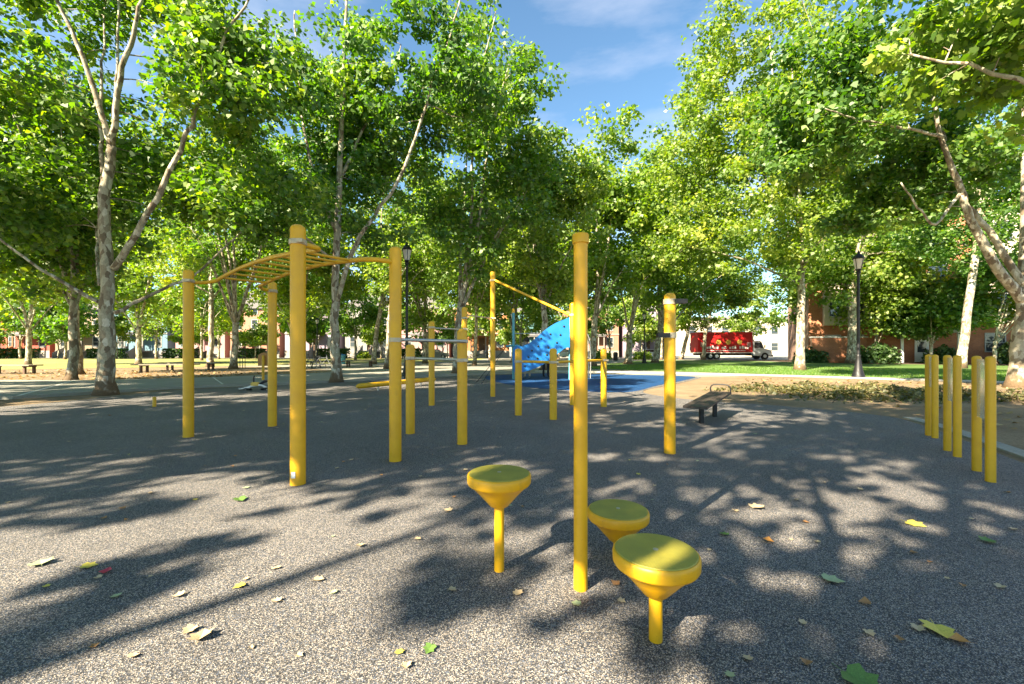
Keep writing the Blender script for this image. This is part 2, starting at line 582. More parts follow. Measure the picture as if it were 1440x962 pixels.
# court slab, a raised concrete step with score joints and a painted line
court = [(-12.4, 10.6), (-11.35, 12.5), (-10.4, 13.9), (-8.3, 15.2), (-6.6, 16.7), (-4.6, 19.2), (-2.2, 21.4), (0, 23.4), (-4, 28), (-9.3, 23.3), (-13, 18.6), (-16.3, 16.7), (-60, 16.8), (-60, 10.2)]
mb = MB(); mb.prism(court, -0.05, 0.075)
co = mb.build('court_slab', M['court_concrete']); co['kind'] = 'structure'; co['label'] = 'raised concrete court slab behind the rubber'
for (a, b, w) in (((-12.45, 10.75), (-17.0, 16.6), 0.09), ((-9.9, 14.6), (-12.9, 18.4), 0.05)):
    dx, dy = b[0] - a[0], b[1] - a[1]; L = math.hypot(dx, dy); nx, ny = -dy / L * w / 2, dx / L * w / 2
    mb = MB(); mb.add([(a[0] - nx, a[1] - ny, 0.079), (a[0] + nx, a[1] + ny, 0.079), (b[0] + nx, b[1] + ny, 0.079), (b[0] - nx, b[1] - ny, 0.079)], [(0, 3, 2, 1)])
    o = mb.build('painted_line', M['white_line'], co)
    if o.data.polygons[0].normal.z < 0: o.data.flip_normals()
for xs in range(8):
    x = -20 - xs * 4
    mb = MB(); mb.box(x, x + 0.02, 10.3, 16.75, 0.074, 0.0775); mb.build('joint', M['asphalt'], co)

# concrete path on the right in cast panels, and the kerb along the rubber
path = [(1.5, 25.6), (7.0, 23.8), (12.2, 21.2), (19.2, 15.8), (28.5, 8.7), (38, 2)]
po = thing('path', 'narrow pale concrete path along the lawn', None); po['kind'] = 'structure'
pp = arc_pts(path, 7)
for i in range(len(pp) - 1):
    a, b = pp[i], pp[i + 1]
    d = (b - a); L = np.linalg.norm(d); d = d / L; nrm = np.array([-d[1], d[0]])
    a2, b2 = a + d * 0.008, b - d * 0.008
    mb = MB(); mb.prism([tuple(a2 - nrm * 0.5), tuple(b2 - nrm * 0.5), tuple(b2 + nrm * 0.5), tuple(a2 + nrm * 0.5)], -0.05, 0.045)
    mb.build('slab', M['path_concrete'], po)
ko = thing('kerb', 'concrete kerb edging the rubber by the stepping posts', None); ko['kind'] = 'structure'
kp = [np.array(p) for p in [(6.95, 7.6), (6.62, 6.65), (5.42, 4.25), (4.02, 1.65), (1.5, -3.1)]]
for a, b in zip(kp[:-1], kp[1:]):
    L = np.linalg.norm(b - a); d = (b - a) / L; nrm = np.array([-d[1], d[0]])
    k = max(1, int(L / 1.2))
    for i in range(k):
        p, q = a + d * (L * i / k + 0.006), a + d * (L * (i + 1) / k - 0.006)
        mb = MB(); mb.prism([tuple(p), tuple(q), tuple(q + nrm * 0.2), tuple(p + nrm * 0.2)], -0.05, 0.035)
        mb.build('kerb_stone', M['court_concrete'], ko)

# ------------------------------------------------------------------ trees
LEAF10 = np.array([(0, 0, 0), (.20, -.06, .02), (.50, .12, .10), (.37, .33, .06), (.53, .58, .10), (.27, .66, .04), (0, 1.0, -.06), (-.27, .66, .04), (-.50, .62, .10), (-.36, .35, .06), (-.50, .12, .10), (-.20, -.06, .02)])
LEAF6 = np.array([(0, 0, 0), (.52, .24, .12), (.32, .56, .04), (0, 1.0, -.06), (-.30, .58, .04), (-.50, .26, .12)])
LEAF4 = np.array([(0, 0, 0), (.46, .45, .12), (0, 1.0, -.05), (-.46, .45, .12)])


def leaf_mesh(name, pos, normal, direc, size, tmpl, mat, tint=None):
    n, k = len(pos), len(tmpl)
    N = normal / (np.linalg.norm(normal, axis=1)[:, None] + 1e-9)
    D = direc - N * np.sum(direc * N, axis=1)[:, None]
    D /= np.linalg.norm(D, axis=1)[:, None] + 1e-9
    S = np.cross(D, N)
    V = pos[:, None, :] + size[:, None, None] * (tmpl[None, :, 0, None] * S[:, None, :] + (tmpl[None, :, 1, None] - .4) * D[:, None, :] + tmpl[None, :, 2, None] * N[:, None, :])
    me = bpy.data.meshes.new(name)
    me.vertices.add(n * k)
    me.vertices.foreach_set('co', V.astype(np.float32).ravel())
    me.loops.add(n * k)
    me.loops.foreach_set('vertex_index', np.arange(n * k, dtype=np.int32))
    me.polygons.add(n)
    me.polygons.foreach_set('loop_start', np.arange(0, n * k, k, dtype=np.int32))
    me.polygons.foreach_set('loop_total', np.full(n, k, dtype=np.int32))
    me.update(calc_edges=True)
    at = me.attributes.new('tint', 'FLOAT', 'FACE')
    if tint is None:
        tint = np.clip(rng.normal(0.5, 0.22, n), 0, 1)
    at.data.foreach_set('value', tint.astype(np.float32))
    me.materials.append(mat)
    return me


def make_tree(label, base, limbs, crowns, n_clusters, leaves_per, leaf, tmpl=LEAF4, mat='plane_leaf', seed=0, name='plane_tree', group=None, clus_r=0.75, twig=0.010, cat='tree'):
    """limbs: list of (points, r_start, r_end) in metres relative to the base, the first is the trunk.
    crowns: list of (centre, radii, weight) ellipsoids that the foliage fills."""
    g = np.random.default_rng(seed)
    root = thing(name, label, cat, (base[0], base[1], 0), 0, group)
    nodes, nrad, par = [], [], []
    for li, (pts, r0, r1) in enumerate(limbs):
        P = np.array(arc_pts([np.array(p, float) for p in pts], 5))
        k = len(P)
        P[1:-1] += g.normal(0, 0.02, (k - 2, 3))
        rr = r0 + (r1 - r0) * (np.linspace(0, 1, k) ** 0.85)
        if li == 0:
            rr[0] *= 1.55; rr[1] *= 1.15
            P[0][2] = -0.08
        nm = 'trunk' if li == 0 else 'limb'
        mb = MB(); mb.tube(P, rr, 14 if li == 0 else 9)
        # knobbly surface
        mb.build(nm, M['bark'], root, autosmooth=False)
        for i in range(k):
            if li == 0 and P[i][2] < 1.2: continue
            nodes.append(P[i]); nrad.append(rr[i])
    nodes = np.array(nodes); nrad = np.array(nrad)
    # cluster centres
    cl = []
    wts = np.array([c[2] for c in crowns], float); wts /= wts.sum()
    hole = g.uniform(-10, 10, 3)
    tries = 0
    while len(cl) < n_clusters and tries < n_clusters * 40:
        tries += 1
        c, rd, _ = crowns[g.choice(len(crowns), p=wts)]
        u = g.normal(0, 1, 3); u /= np.linalg.norm(u)
        r = g.uniform(0.0, 1.0) ** (1 / 2.2)
        if u[2] < 0: r *= (1 - 0.25 * -u[2])
        p = np.array(c) + u * r * np.array(rd)
        q = p * 0.62 + hole
        h = math.sin(q[0] * 1.7 + math.sin(q[1] * 1.3)) + math.sin(q[1] * 1.9 + math.sin(q[2] * 1.5)) + math.sin(q[2] * 1.8 + math.sin(q[0] * 1.4))
        if h < -0.45 + 0.5 * g.uniform(-1, 1): continue
        if p[2] < 1.6: continue
        cl.append(p)
    cl = np.array(cl)
    # attach every cluster to the growing skeleton
    d0 = np.min(np.linalg.norm(cl[:, None, :] - nodes[None, ::3, :], axis=2), axis=1)
    cl = cl[np.argsort(d0)]
    chains = []
    cap = len(nodes) + len(cl) * 5
    NP = np.zeros((cap, 3)); NR = np.zeros(cap); n = len(nodes)
    NP[:n] = nodes; NR[:n] = nrad
    for p in cl:
        dv = p - NP[:n]
        dist = np.linalg.norm(dv, axis=1)
        cost = dist * (1.0 + 0.9 * np.clip(-dv[:, 2] / (dist + 1e-6), 0, 1)) + 0.25 * (NR[:n] < twig * 1.3)
        j = int(np.argmin(cost))
        a = NP[j]; L = dist[j]
        if L < 0.15: continue
        r0 = min(NR[j] * 0.7, twig + 0.008 * L ** 1.2)
        mid = a + 0.5 * (p - a) + np.array([0, 0, 0.10 * L]) + g.normal(0, 0.05 * L, 3)
        tt = np.linspace(0, 1, 5)[:, None]
        C = (1 - tt) ** 2 * a + 2 * tt * (1 - tt) * mid + tt ** 2 * p
        rr = np.linspace(r0, max(0.005, r0 * 0.4), 5)
        chains.append((C, rr))
        NP[n:n + 4] = C[1:]; NR[n:n + 4] = rr[1:]; n += 4
    mb = MB()
    for C, rr in chains:
        mb.tube(C, rr, 5, cap=False)
    b = mb.build('branches', M['bark'], root, autosmooth=False); b['kind'] = 'stuff'
    # leaves
    m = len(cl) * leaves_per
    ci = np.repeat(np.arange(len(cl)), leaves_per)
    u = g.normal(0, 1, (m, 3)); u /= np.linalg.norm(u, axis=1)[:, None]
    rad = g.uniform(0, 1, m) ** 0.5
    cr = clus_r * g.uniform(0.5, 1.15, len(cl))
    off = u * rad[:, None] * cr[ci][:, None] * np.array([1, 1, 0.62])
    pos = cl[ci] + off
    pos[:, 2] -= 0.12 * (off[:, 0] ** 2 + off[:, 1] ** 2)
    outw = off / (np.linalg.norm(off, axis=1)[:, None] + 1e-6)
    nor = np.array([0, 0, 0.6]) + 0.5 * outw + g.normal(0, 0.6, (m, 3))
    dire = outw * 0.8 + np.array([0, 0, -0.35]) + g.normal(0, 0.5, (m, 3))
    size = leaf * g.uniform(0.6, 1.25, m)
    ctint = g.normal(0, 0.14, len(cl))
    tint = np.clip(0.45 + ctint[ci] + g.normal(0, 0.17, m), 0, 1)
    me = leaf_mesh('crown', pos, nor, dire, size, tmpl, M[mat], tint)
    o = bpy.data.objects.new('crown', me); link(o, root); o['kind'] = 'stuff'
    return root


def px_tree(label, bx, by, ccx, hw, top, bot, r0, seed, lean=0.0, nlead=3, n_clusters=150, leaves_per=55, leaf=0.26, tmpl=LEAF4, mat='plane_leaf', depth_ratio=0.85, group='plane trees round the playground', fork=0.30, clus_r=1.0, name='plane_tree', dist=None):
    g = np.random.default_rng(seed + 1000)
    x, d = G(bx, by)
    if dist: x, d = (bx - 720) * dist / FPX, dist
    sc = d / FPX
    zt = CAM_H + (HOR - top) * sc
    zb = max(1.9, CAM_H + (HOR - bot) * sc)
    cx = (ccx - 720) * sc - x
    rw = hw * sc
    zf = zb + (zt - zb) * (fork - 0.18)
    zf = max(zf, 1.6)
    tp = [(0, 0, 0), (lean * 0.3 + g.normal(0, .05), g.normal(0, .05), zf * 0.45), (lean * 0.8, 0, zf)]
    limbs = []
    for i in range(nlead):
        az = 2 * math.pi * (i + g.uniform(-.25, .25)) / nlead + g.uniform(0, 6)
        sp = g.uniform(0.25, 0.55) * rw
        hh = zt - (zt - zf) * g.uniform(0.18, 0.38)
        e = (cx * 0.9 + lean + sp * math.cos(az), sp * math.sin(az), hh)
        s = (lean * 0.8, 0, zf - 0.15)
        limbs.append([s, (s[0] + (e[0] - s[0]) * .30 + g.normal(0, .12), s[1] + (e[1] - s[1]) * .30, s[2] + (e[2] - s[2]) * .32), (s[0] + (e[0] - s[0]) * .66 + g.normal(0, .2), s[1] + (e[1] - s[1]) * .7, s[2] + (e[2] - s[2]) * .68), e])
    for i in range(3):
        az = g.uniform(0, 6.28)
        s = (lean * .8, 0, zf * g.uniform(.8, 1.0))
        e = (cx + rw * .6 * math.cos(az), rw * .6 * math.sin(az), zb + (zt - zb) * g.uniform(.22, .45))
        limbs.append([s, ((s[0] + e[0]) / 2, (s[1] + e[1]) / 2, (s[2] + e[2]) / 2 + .4), e])
    allimbs = [(tp, r0, r0 * 0.72)] + [(l, r0 * (0.55 if i < nlead else 0.34), 0.02) for i, l in enumerate(limbs)]
    ry = rw * depth_ratio
    zm = (zt + zb) / 2
    hz = (zt - zb) / 2
    crowns = [((cx, 0, zm - hz * .18), (rw, ry, hz * .82), 1.0), ((cx * 1.1 + g.normal(0, .1) * rw, 0, zm + hz * .35), (rw * .66, ry * .66, hz * .65), 0.55),
              ((cx - rw * .45, ry * .3, zm - hz * .3), (rw * .5, ry * .5, hz * .5), .25), ((cx + rw * .5, -ry * .3, zm - hz * .1), (rw * .5, ry * .5, hz * .5), .25)]
    return make_tree(label, (x, d), allimbs, crowns, n_clusters, leaves_per, leaf, tmpl, mat, seed, name, group, clus_r)


def px_limb(pts, d, base_px, ys, r0, r1):
    """limb traced on the tree's own depth plane, with depth offsets ys"""
    s = d / FPX
    return ([((p[0] - base_px) * s, y, max(0, CAM_H + (HOR - p[1]) * s)) for p, y in zip(pts, ys)], r0, r1)


GRP = 'plane trees round the playground'
# --- the tall forked tree by the court slab
bx = 148; X1, D1 = G(148, 556)
L1 = [px_limb([(148, 556), (150, 490), (152, 430), (147, 300), (155, 205)], D1, bx, [0, 0, 0, 0, .05], .215, .105),
      px_limb([(155, 207), (136, 115), (118, 50), (98, -10), (80, -100)], D1, bx, [.05, -.2, -.4, -.7, -1.0], .08, .02),
      px_limb([(155, 207), (183, 120), (214, 55), (228, 0), (244, -90)], D1, bx, [.05, -.3, -.5, -.6, -.9], .085, .02),
      px_limb([(146, 285), (127, 225), (112, 150), (104, 60), (92, -60)], D1, bx, [.05, .35, .6, .8, 1.2], .075, .02),
      px_limb([(146, 265), (141, 180), (139, 80), (138, -20), (140, -110)], D1, bx, [.08, .4, .5, .6, .6], .06, .02),
      px_limb([(160, 378), (215, 318), (275, 240), (312, 188), (358, 112), (410, 50)], D1, bx, [0, -.3, -.7, -1.0, -1.3, -1.6], .095, .02),
      px_limb([(160, 440), (215, 402), (255, 370), (335, 268)], D1, bx, [0, .4, .8, 1.3], .055, .018),
      px_limb([(140, 425), (90, 392), (40, 350), (-20, 310)], D1, bx, [0, -.3, -.5, -.8], .055, .018),
      px_limb([(140, 400), (95, 330), (60, 270), (20, 190)], D1, bx, [0, .8, 1.6, 2.4], .05, .018)]
make_tree('mottled plane tree with forked trunk growing at the edge of the court slab', (X1, D1), L1,
          [((-.4, 2.0, 8.2), (4.9, 2.6, 4.4), 1.0), ((4.0, -.8, 8.8), (2.0, 2.0, 2.8), .35), ((-3.6, .4, 5.6), (2.6, 2.4, 1.8), .3), ((2.6, 1.8, 5.9), (2.6, 2.0, 1.7), .3), ((0, .4, 11.4), (3.6, 2.6, 1.8), .35), ((-3.6, -.8, 9.0), (1.8, 1.8, 2.2), .25), ((1.9, 1.6, 9.2), (2.4, 1.4, 2.2), .4)],
          320, 112, 0.155, LEAF6, 'plane_leaf', 11, group=GRP, clus_r=.85)
# --- the tall tree with a long leaning limb, behind the monkey bars
bx = 473; X5, D5 = G(473, 538)
L5 = [px_limb([(473, 538), (471, 450), (474, 320), (478, 200), (482, 90), (486, -30)], D5, bx, [0, 0, 0, .1, .1, .2], .20, .04),
      px_limb([(473, 425), (500, 352), (523, 317), (572, 248), (612, 140), (640, 72), (658, 10)], D5, bx, [0, -.2, -.3, -.5, -.8, -1, -1.2], .10, .02),
      px_limb([(474, 330), (440, 250), (415, 160), (400, 60), (392, -20)], D5, bx, [0, .3, .6, 1.0, 1.2], .08, .02),
      px_limb([(476, 260), (500, 170), (530, 90), (545, 10)], D5, bx, [0, .8, 1.4, 2], .07, .02),
      px_limb([(474, 370), (430, 330), (390, 290), (360, 230)], D5, bx, [0, -1, -1.6, -2.4], .05, .02)]
make_tree('tall plane tree with one long slanting limb behind the monkey bars', (X5, D5), L5,
          [((-.6, 1.4, 10.4), (3.8, 2.6, 5.2), 1.0), ((3.6, .3, 11.6), (2.6, 2.2, 3.6), .5), ((-2.4, .4, 8.0), (2.8, 2.4, 2.8), .35), ((1.8, 1.4, 6.6), (2.4, 2.0, 1.6), .2)],
          270, 110, 0.175, LEAF6, 'plane_leaf', 21, group=GRP, clus_r=.9)
# --- the big leaning tree at the right with pale limbs
bx = 1432; X22, D22 = G(1432, 545)
L22 = [px_limb([(1432, 545), (1436, 480), (1440, 420), (1452, 310), (1462, 180), (1470, 0)], D22, bx, [0, 0, 0, .2, .4, .6], .27, .06),
       px_limb([(1440, 425), (1398, 378), (1352, 312), (1330, 262), (1296, 200), (1272, 130), (1262, 40)], D22, bx, [0, -.1, -.3, -.4, -.6, -.9, -1.2], .17, .02),
       px_limb([(1441, 405), (1404, 322), (1378, 272), (1362, 200), (1350, 90), (1345, -30)], D22, bx, [0, .3, .5, .7, .9, 1.1], .12, .02),
       px_limb([(1336, 275), (1294, 322), (1262, 300), (1232, 272)], D22, bx, [-.35, -.5, -.7, -.9], .05, .02),
       px_limb([(1300, 205), (1220, 206), (1150, 208), (1092, 206)], D22, bx, [-.6, -1.2, -1.7, -2.2], .05, .015),
       px_limb([(1345, 120), (1260, 60), (1170, 5), (1090, 35)], D22, bx, [.9, .2, -.6, -1.2], .06, .015)]
make_tree('leaning plane tree with pale bare limbs beside the kerb', (X22, D22), L22,
          [((-1.4, 1.8, 9.2), (5.2, 2.6, 3.8), 1.0), ((-6.0, -.2, 9.2), (3.2, 2.4, 2.8), .6), ((-4.2, 0, 11.5), (3.6, 2.6, 2.4), .45), ((-3.5, 2, 6.4), (2.6, 1.8, 1.3), .2)],
          320, 115, 0.165, LEAF6, 'plane_leaf', 31, group=GRP, clus_r=.85)
# --- a near tree just right of the frame, its boughs hang in at the top
make_tree('plane tree whose large leaves hang in over the kerb', (13.6, 8.2),
          [([(0, 0, 0), (-.1, 0, 2.0), (-.2, .1, 4.2), (-.4, .2, 7.5), (-.4, .2, 10)], .24, .05), ([(-.2, 0, 3.8), (-1.6, .2, 5.4), (-3.2, .6, 6.8), (-5.0, 1.0, 7.6)], .10, .02), ([(-.3, 0, 5.0), (-1.8, -.8, 6.6), (-3.6, -1.2, 7.8)], .08, .02), ([(-.3, .1, 5.0), (1.4, .6, 6.8), (2.6, .8, 8.4)], .08, .02)],
          [((-.6, .2, 8.6), (3.6, 3.6, 3.2), 1.0), ((-3.6, .6, 8.4), (2.4, 2.4, 1.9), .6)],
          100, 85, 0.165, LEAF10, 'lime_leaf', 41, group=GRP, clus_r=.8)
# --- trees behind and to the left of the camera: they dapple the rubber
for k, (bxy, h, rw, zb, sd) in enumerate([((-13.3, -0.9), 12.5, 5.0, 3.6, 51), ((-3.9, -4.15), 15.0, 4.6, 4.3, 52), ((-8.8, -1.4), 11.5, 3.0, 5.6, 53), ((-17.5, 6.0), 13, 4.4, 3.6, 54), ((-18, -12.4), 12, 4.2, 4.0, 55), ((-23.5, 5.0), 13, 4.6, 3.4, 56), ((-20.5, 12.2), 12.5, 3.8, 3.4, 57), ((-9.6, -6.3), 10.5, 3.0, 3.2, 58), ((-10.8, 3.2), 14.5, 3.5, 7.8, 59)]):
    lb = ['broad plane tree beside the rubber surface', 'plane tree on the near side of the stepping pods', 'slender young plane tree by the rubber edge', 'plane tree at the far end of the court slab', 'plane tree farthest behind the stepping pods', 'tall plane tree on the open plaza next to the court slab', 'plane tree growing between the court slab and the dirt', 'sparse young plane tree with few leafy boughs', 'tall plane tree with a high crown at the rubber edge'][k]
    lim = [([(0, 0, 0), (.05, 0, 1.8), (0, .05, zb), (.1, 0, h * .7), (0, 0, h * .93)], .19 if k != 2 else .12, .03)]
    gg = np.random.default_rng(sd)
    for i in range(5):
        a = i * 1.26 + gg.uniform(-.3, .3); zz = zb - .6 + i * .5
        lim.append(([(0, 0, zz), (rw * .35 * math.cos(a), rw * .35 * math.sin(a), zz + 1.6), (rw * .7 * math.cos(a), rw * .7 * math.sin(a), zz + 2.8)], .08, .02))
    make_tree(lb, bxy, lim, [((0, 0, (h + zb) / 2 - .3), (rw, rw, (h - zb) / 2 * .95), 1.0), ((0, 0, h - 1.8), (rw * .6, rw * .6, 1.8), .25)], (290, 190, 110, 180, 150, 200, 170, 17, 130)[k], (66, 110, 66, 66, 66, 66, 66, 60, 66)[k], 0.23, LEAF4, 'plane_leaf', sd, group=GRP, clus_r=(.85, 1.0, .8, .8, .8, .8, .8, .6, .8)[k])

far = [  # label, base px, base py, crown centre px, half width, top, bottom, r0, lean, leaders, clusters, leaf mat, fork
    ('pale plane tree with twin stems on the dirt behind the court', 101, 537, 70, 135, 70, 455, .17, .1, 3, 190, 'plane_leaf', .3),
    ('stout plane tree standing at the lawn edge behind the court', 112, 527, 60, 120, 120, 440, .18, -.3, 3, 150, 'lime_leaf', .3),
    ('plane tree beside the long low benches, single upright trunk', 295, 516, 285, 105, 190, 448, .22, .1, 2, 150, 'lime_leaf', .4),
    ('plane tree with a fan of stems beside the black rack', 328, 519, 355, 115, 130, 425, .24, .2, 5, 170, 'plane_leaf', .15),
    ('leaning pale plane tree on the lawn behind the balance beam', 525, 512, 560, 85, 250, 440, .24, 1.2, 2, 110, 'lime_leaf', .4),
    ('thin dark plane tree beside the leaning pale one', 543, 519, 575, 90, 190, 440, .15, .4, 3, 150, 'lime_leaf', .3),
    ('tall plane tree with upright limbs behind the chinning bars', 641, 527, 672, 126, -40, 425, .20, .3, 4, 215, 'plane_leaf', .22),
    ('slim multi-stemmed plane tree on the plaza beside the climber ropes', 667, 514, 690, 95, 250, 440, .17, .2, 3, 120, 'lime_leaf', .3),
    ('plane tree directly behind the blue climbing panel', 765, 521, 762, 100, 150, 440, .24, 0, 4, 200, 'lime_leaf', .25),
    ('broad plane tree on the plaza beside the arched climber ladder', 833, 515, 848, 78, 143, 448, .30, .3, 3, 180, 'lime_leaf', .25),
    ('flaky-barked plane tree at the tip of the green lawn', 883, 512, 900, 72, 165, 455, .34, .2, 3, 160, 'lime_leaf', .2),
    ('plane tree with curved trunk beside the far lamp', 921, 510, 962, 84, 150, 460, .36, .6, 3, 200, 'lime_leaf', .2),
    ('slanting street tree behind the rear of the red truck', 958, 505.5, 985, 60, 330, 462, .32, 1.2, 2, 90, 'lime_leaf', .25),
    ('street tree standing in front of the red truck', 989, 506, 1015, 62, 290, 468, .30, .3, 3, 110, 'plane_leaf', .25),
    ('sunlit plane tree with white trunk on the green lawn', 1125, 521, 1056, 156, -20, 440, .27, .1, 3, 520, 'lime_leaf', .35),
    ('dark-trunked tree between the white plane tree and the lamp', 1148, 508, 1165, 70, 280, 478, .40, 0, 3, 110, 'plane_leaf', .2),
    ('big plane tree with sunlit trunk behind the lawn lamp', 1198, 511.5, 1205, 115, 150, 450, .42, 0, 3, 230, 'lime_leaf', .4),
    ('small bright green tree in front of the brick building', 1267, 510, 1275, 75, 330, 492, .18, 0, 3, 150, 'lime_leaf', .2),
    ('bright green small tree next to the brick garden wall', 1232, 511, 1228, 62, 300, 480, .16, 0, 3, 120, 'lime_leaf', .2),
    ('small dark tree against the brick building', 1310, 512, 1318, 62, 385, 497, .16, 0, 3, 110, 'plane_leaf', .2),
    ('small tree under the canopy of the brick building', 1400, 514, 1408, 66, 330, 490, .16, 0, 3, 110, 'plane_leaf', .2),
    ('plane tree on the lawn behind the forked tree', 195, 513, 190, 110, 150, 468, .24, 0, 3, 190, 'lime_leaf', .25),
    ('slim plane tree on the lawn in line with the red house', 40, 514, 35, 110, 130, 466, .22, 0, 3, 180, 'lime_leaf', .25),
    ('plane tree on the lawn behind the monkey bars', 412, 513, 420, 100, 200, 466, .24, 0, 3, 170, 'lime_leaf', .25),
    ('plane tree on the plaza behind the low pull-up bars', 598, 511, 605, 85, 230, 470, .26, 0, 3, 150, 'lime_leaf', .25),
    ('plane tree behind the climber on the far plaza', 722, 510, 728, 80, 240, 470, .26, 0, 3, 150, 'lime_leaf', .25),
    ('low-branched tree at the corner of the brick building', 1172, 509, 1176, 70, 230, 480, .22, 0, 3, 130, 'lime_leaf', .2),
    ('leaning grey plane tree behind the stepping posts', 1350, 518, 1385, 130, 100, 385, .27, 1.7, 3, 240, 'plane_leaf', .5),
]
for k, (lb, bx_, by_, cc, hw, tp, bt, r0, ln, nl, nc, mt, fk) in enumerate(far):
    near = by_ > 515
    px_tree(lb, bx_, by_, cc, hw, tp, bt + (18 if bt > 420 else 30), r0, 100 + k, ln, nl, int(nc * 1.35), 84 if near else 66, 0.21 if near else 0.33, LEAF4, mt, clus_r=1.0 if near else 1.5, fork=fk)
# far street trees that close the view between and above the houses
for k, (x, y, h, rw, mt) in enumerate([(-26, 52, 13, 5.2, 'plane_leaf'), (-40, 55, 14, 5.5, 'plane_leaf'), (1, 50, 14, 5, 'plane_leaf'), (21, 60, 14, 5, 'lime_leaf'), (-88, 64, 10, 4.6, 'lime_leaf'), (-76, 66, 11, 4.8, 'plane_leaf'), (-66, 63, 9, 4.0, 'plane_leaf'), (-55, 66, 12, 5, 'lime_leaf'), (-44, 64, 12, 5, 'lime_leaf'), (-33, 66, 13, 5, 'lime_leaf'), (-22, 60, 12, 4.6, 'plane_leaf'), (-13, 66, 13, 5, 'lime_leaf'), (-3, 58, 13, 5, 'lime_leaf'), (7, 64, 14, 5, 'lime_leaf'), (16, 70, 14, 5, 'plane_leaf'), (44, 78, 13, 5, 'lime_leaf'), (52, 64, 14, 5.5, 'plane_leaf'), (-100, 60, 11, 5, 'plane_leaf')]):
    bpx = 720 + x * FPX / y; h *= 1.2; rw *= 1.15
    sc = FPX / y
    px_tree('street tree in the row along the houses' if mt == 'lime_leaf' else 'darker street tree in the row along the houses', bpx, 0, bpx, rw * sc, HOR - (h - CAM_H) * sc, HOR - (1.9 - CAM_H) * sc, .17, 300 + k, 0, 3, 105, 60, 0.42, LEAF4, mt, clus_r=1.4, group='street trees along the houses', name='street_tree', dist=y)

HOUSES = [(-90, 'red house'), (-79, 'cream house'), (-68, 'slate blue house'), (-57, 'low tan-roofed house'), (-47, 'salmon house with red steps'), (-36.5, 'lilac house with grey trim'), (-26, 'grey gabled house'), (-16, 'rose pink house'), (-5.5, 'orange house'), (5, 'teal house'), (15.5, 'pale salmon house'), (26, 'corner house'), (50, 'white building')]


def by_house(x, y=70):
    xs = x * 78.0 / y
    return min(HOUSES, key=lambda h: abs(h[0] - xs))[1]


for o in [o for o in COL.objects if o.name.startswith('street_tree')]:
    near = o.location.y < 61
    o['label'] = ('brighter ' if o['label'].startswith('street') else 'darker ') + ('street tree out on the lawn in line with the ' if near else 'street tree close in front of the ') + by_house(o.location.x, o.location.y)

for k, x in enumerate([-95, -84.5, -73.5, -62.5, -52, -41.5, -31, -21, -10.5, 0, 10.5, 21]):
    y = 67.5 + (k % 3) * .8
    bpx = 720 + x * FPX / y; sc = FPX / y
    px_tree('small ornamental tree at the gap beside the ' + by_house(x - 4, 78), bpx, 0, bpx, (2.9 + .4 * (k % 3)) * sc, HOR - (6.2 + (k % 4) * .5 - CAM_H) * sc, HOR - (0.9 - CAM_H) * sc, .11, 500 + k, 0, 3, 60, 60, 0.34, LEAF4, ('plane_leaf', 'lime_leaf')[k % 2], clus_r=1.0, group='ornamental trees by the houses', name='ornamental_tree', dist=y)

# ------------------------------------------------------------------ shrubs, hedges, brush, grass
def shrub(label, x, y, rx, ry, h, n, leaf, mat='hedge_leaf', boxy=False, name='shrub', group=None, cat='shrub'):
    g = np.random.default_rng(int(abs(x * 97 + y * 31)) + 5)
    root = thing(name, label, cat, (x, y, 0), 0, group)
    if boxy:
        p = np.stack([g.uniform(-rx, rx, n), g.uniform(-ry, ry, n), g.uniform(0.05, h, n)], 1)
        s = g.integers(0, 3, n)
        p[s == 0, 2] = h + g.normal(0, .05, (s == 0).sum())
        p[s == 1, 1] = -ry + g.normal(0, .06, (s == 1).sum())
    else:
        u = g.normal(0, 1, (n, 3)); u /= np.linalg.norm(u, axis=1)[:, None]; u[:, 2] = abs(u[:, 2])
        rr = g.uniform(.5, 1.0, n) * (1 + .15 * np.sin(u[:, 0] * 7) * np.sin(u[:, 1] * 6))
        p = u * rr[:, None] * np.array([rx, ry, h])
    nor = np.array([0, -.2, .6]) + g.normal(0, .6, (n, 3))
    me = leaf_mesh('foliage', p, nor, g.normal(0, 1, (n, 3)), leaf * g.uniform(.6, 1.3, n), LEAF4, M[mat])
    o = bpy.data.objects.new('foliage', me); link(o, root); o['kind'] = 'stuff'
    mb = MB()
    for i in range(5):
        a = i * 1.256; mb.tube([(0, 0, 0), (rx * .3 * math.cos(a), ry * .3 * math.sin(a), h * .45), (rx * .5 * math.cos(a), ry * .5 * math.sin(a), h * .8)], [.03, .02, .008], 5)
    mb.build('stem', M['bark'], root)
    return root


for k, (x0, x1) in enumerate([(-96, -90), (-85, -78.5), (-70, -64), (-57.5, -52), (-46, -41), (-32, -27), (-20, -15)]):
    shrub('clipped dark hedge in front of the ' + by_house((x0 + x1) / 2, 78), (x0 + x1) / 2, 70.8, (x1 - x0) / 2, .7, 1.5, 1500, .32, boxy=True, name='hedge', group='hedges in front of the houses', cat='hedge')
for k, (x, y, rx, h) in enumerate([(36, 42, 2.2, 2.0), (41, 40.5, 1.8, 1.7), (46.5, 38.5, 2.6, 2.6), (51, 36.5, 2.2, 2.2), (31.5, 45, 1.8, 1.6), (56, 33, 2.4, 2.4)]):
    shrub({0: 'dark shrub in front of the brick garden wall', 2: 'tallest dark shrub at the foot of the brick building', 4: 'smallest dark shrub, at the street end of the brick garden wall'}.get(k, 'dark evergreen shrub at the foot of the brick building'), x, y, rx, 1.4, h, 1800, .26, group='shrubs along the brick building')
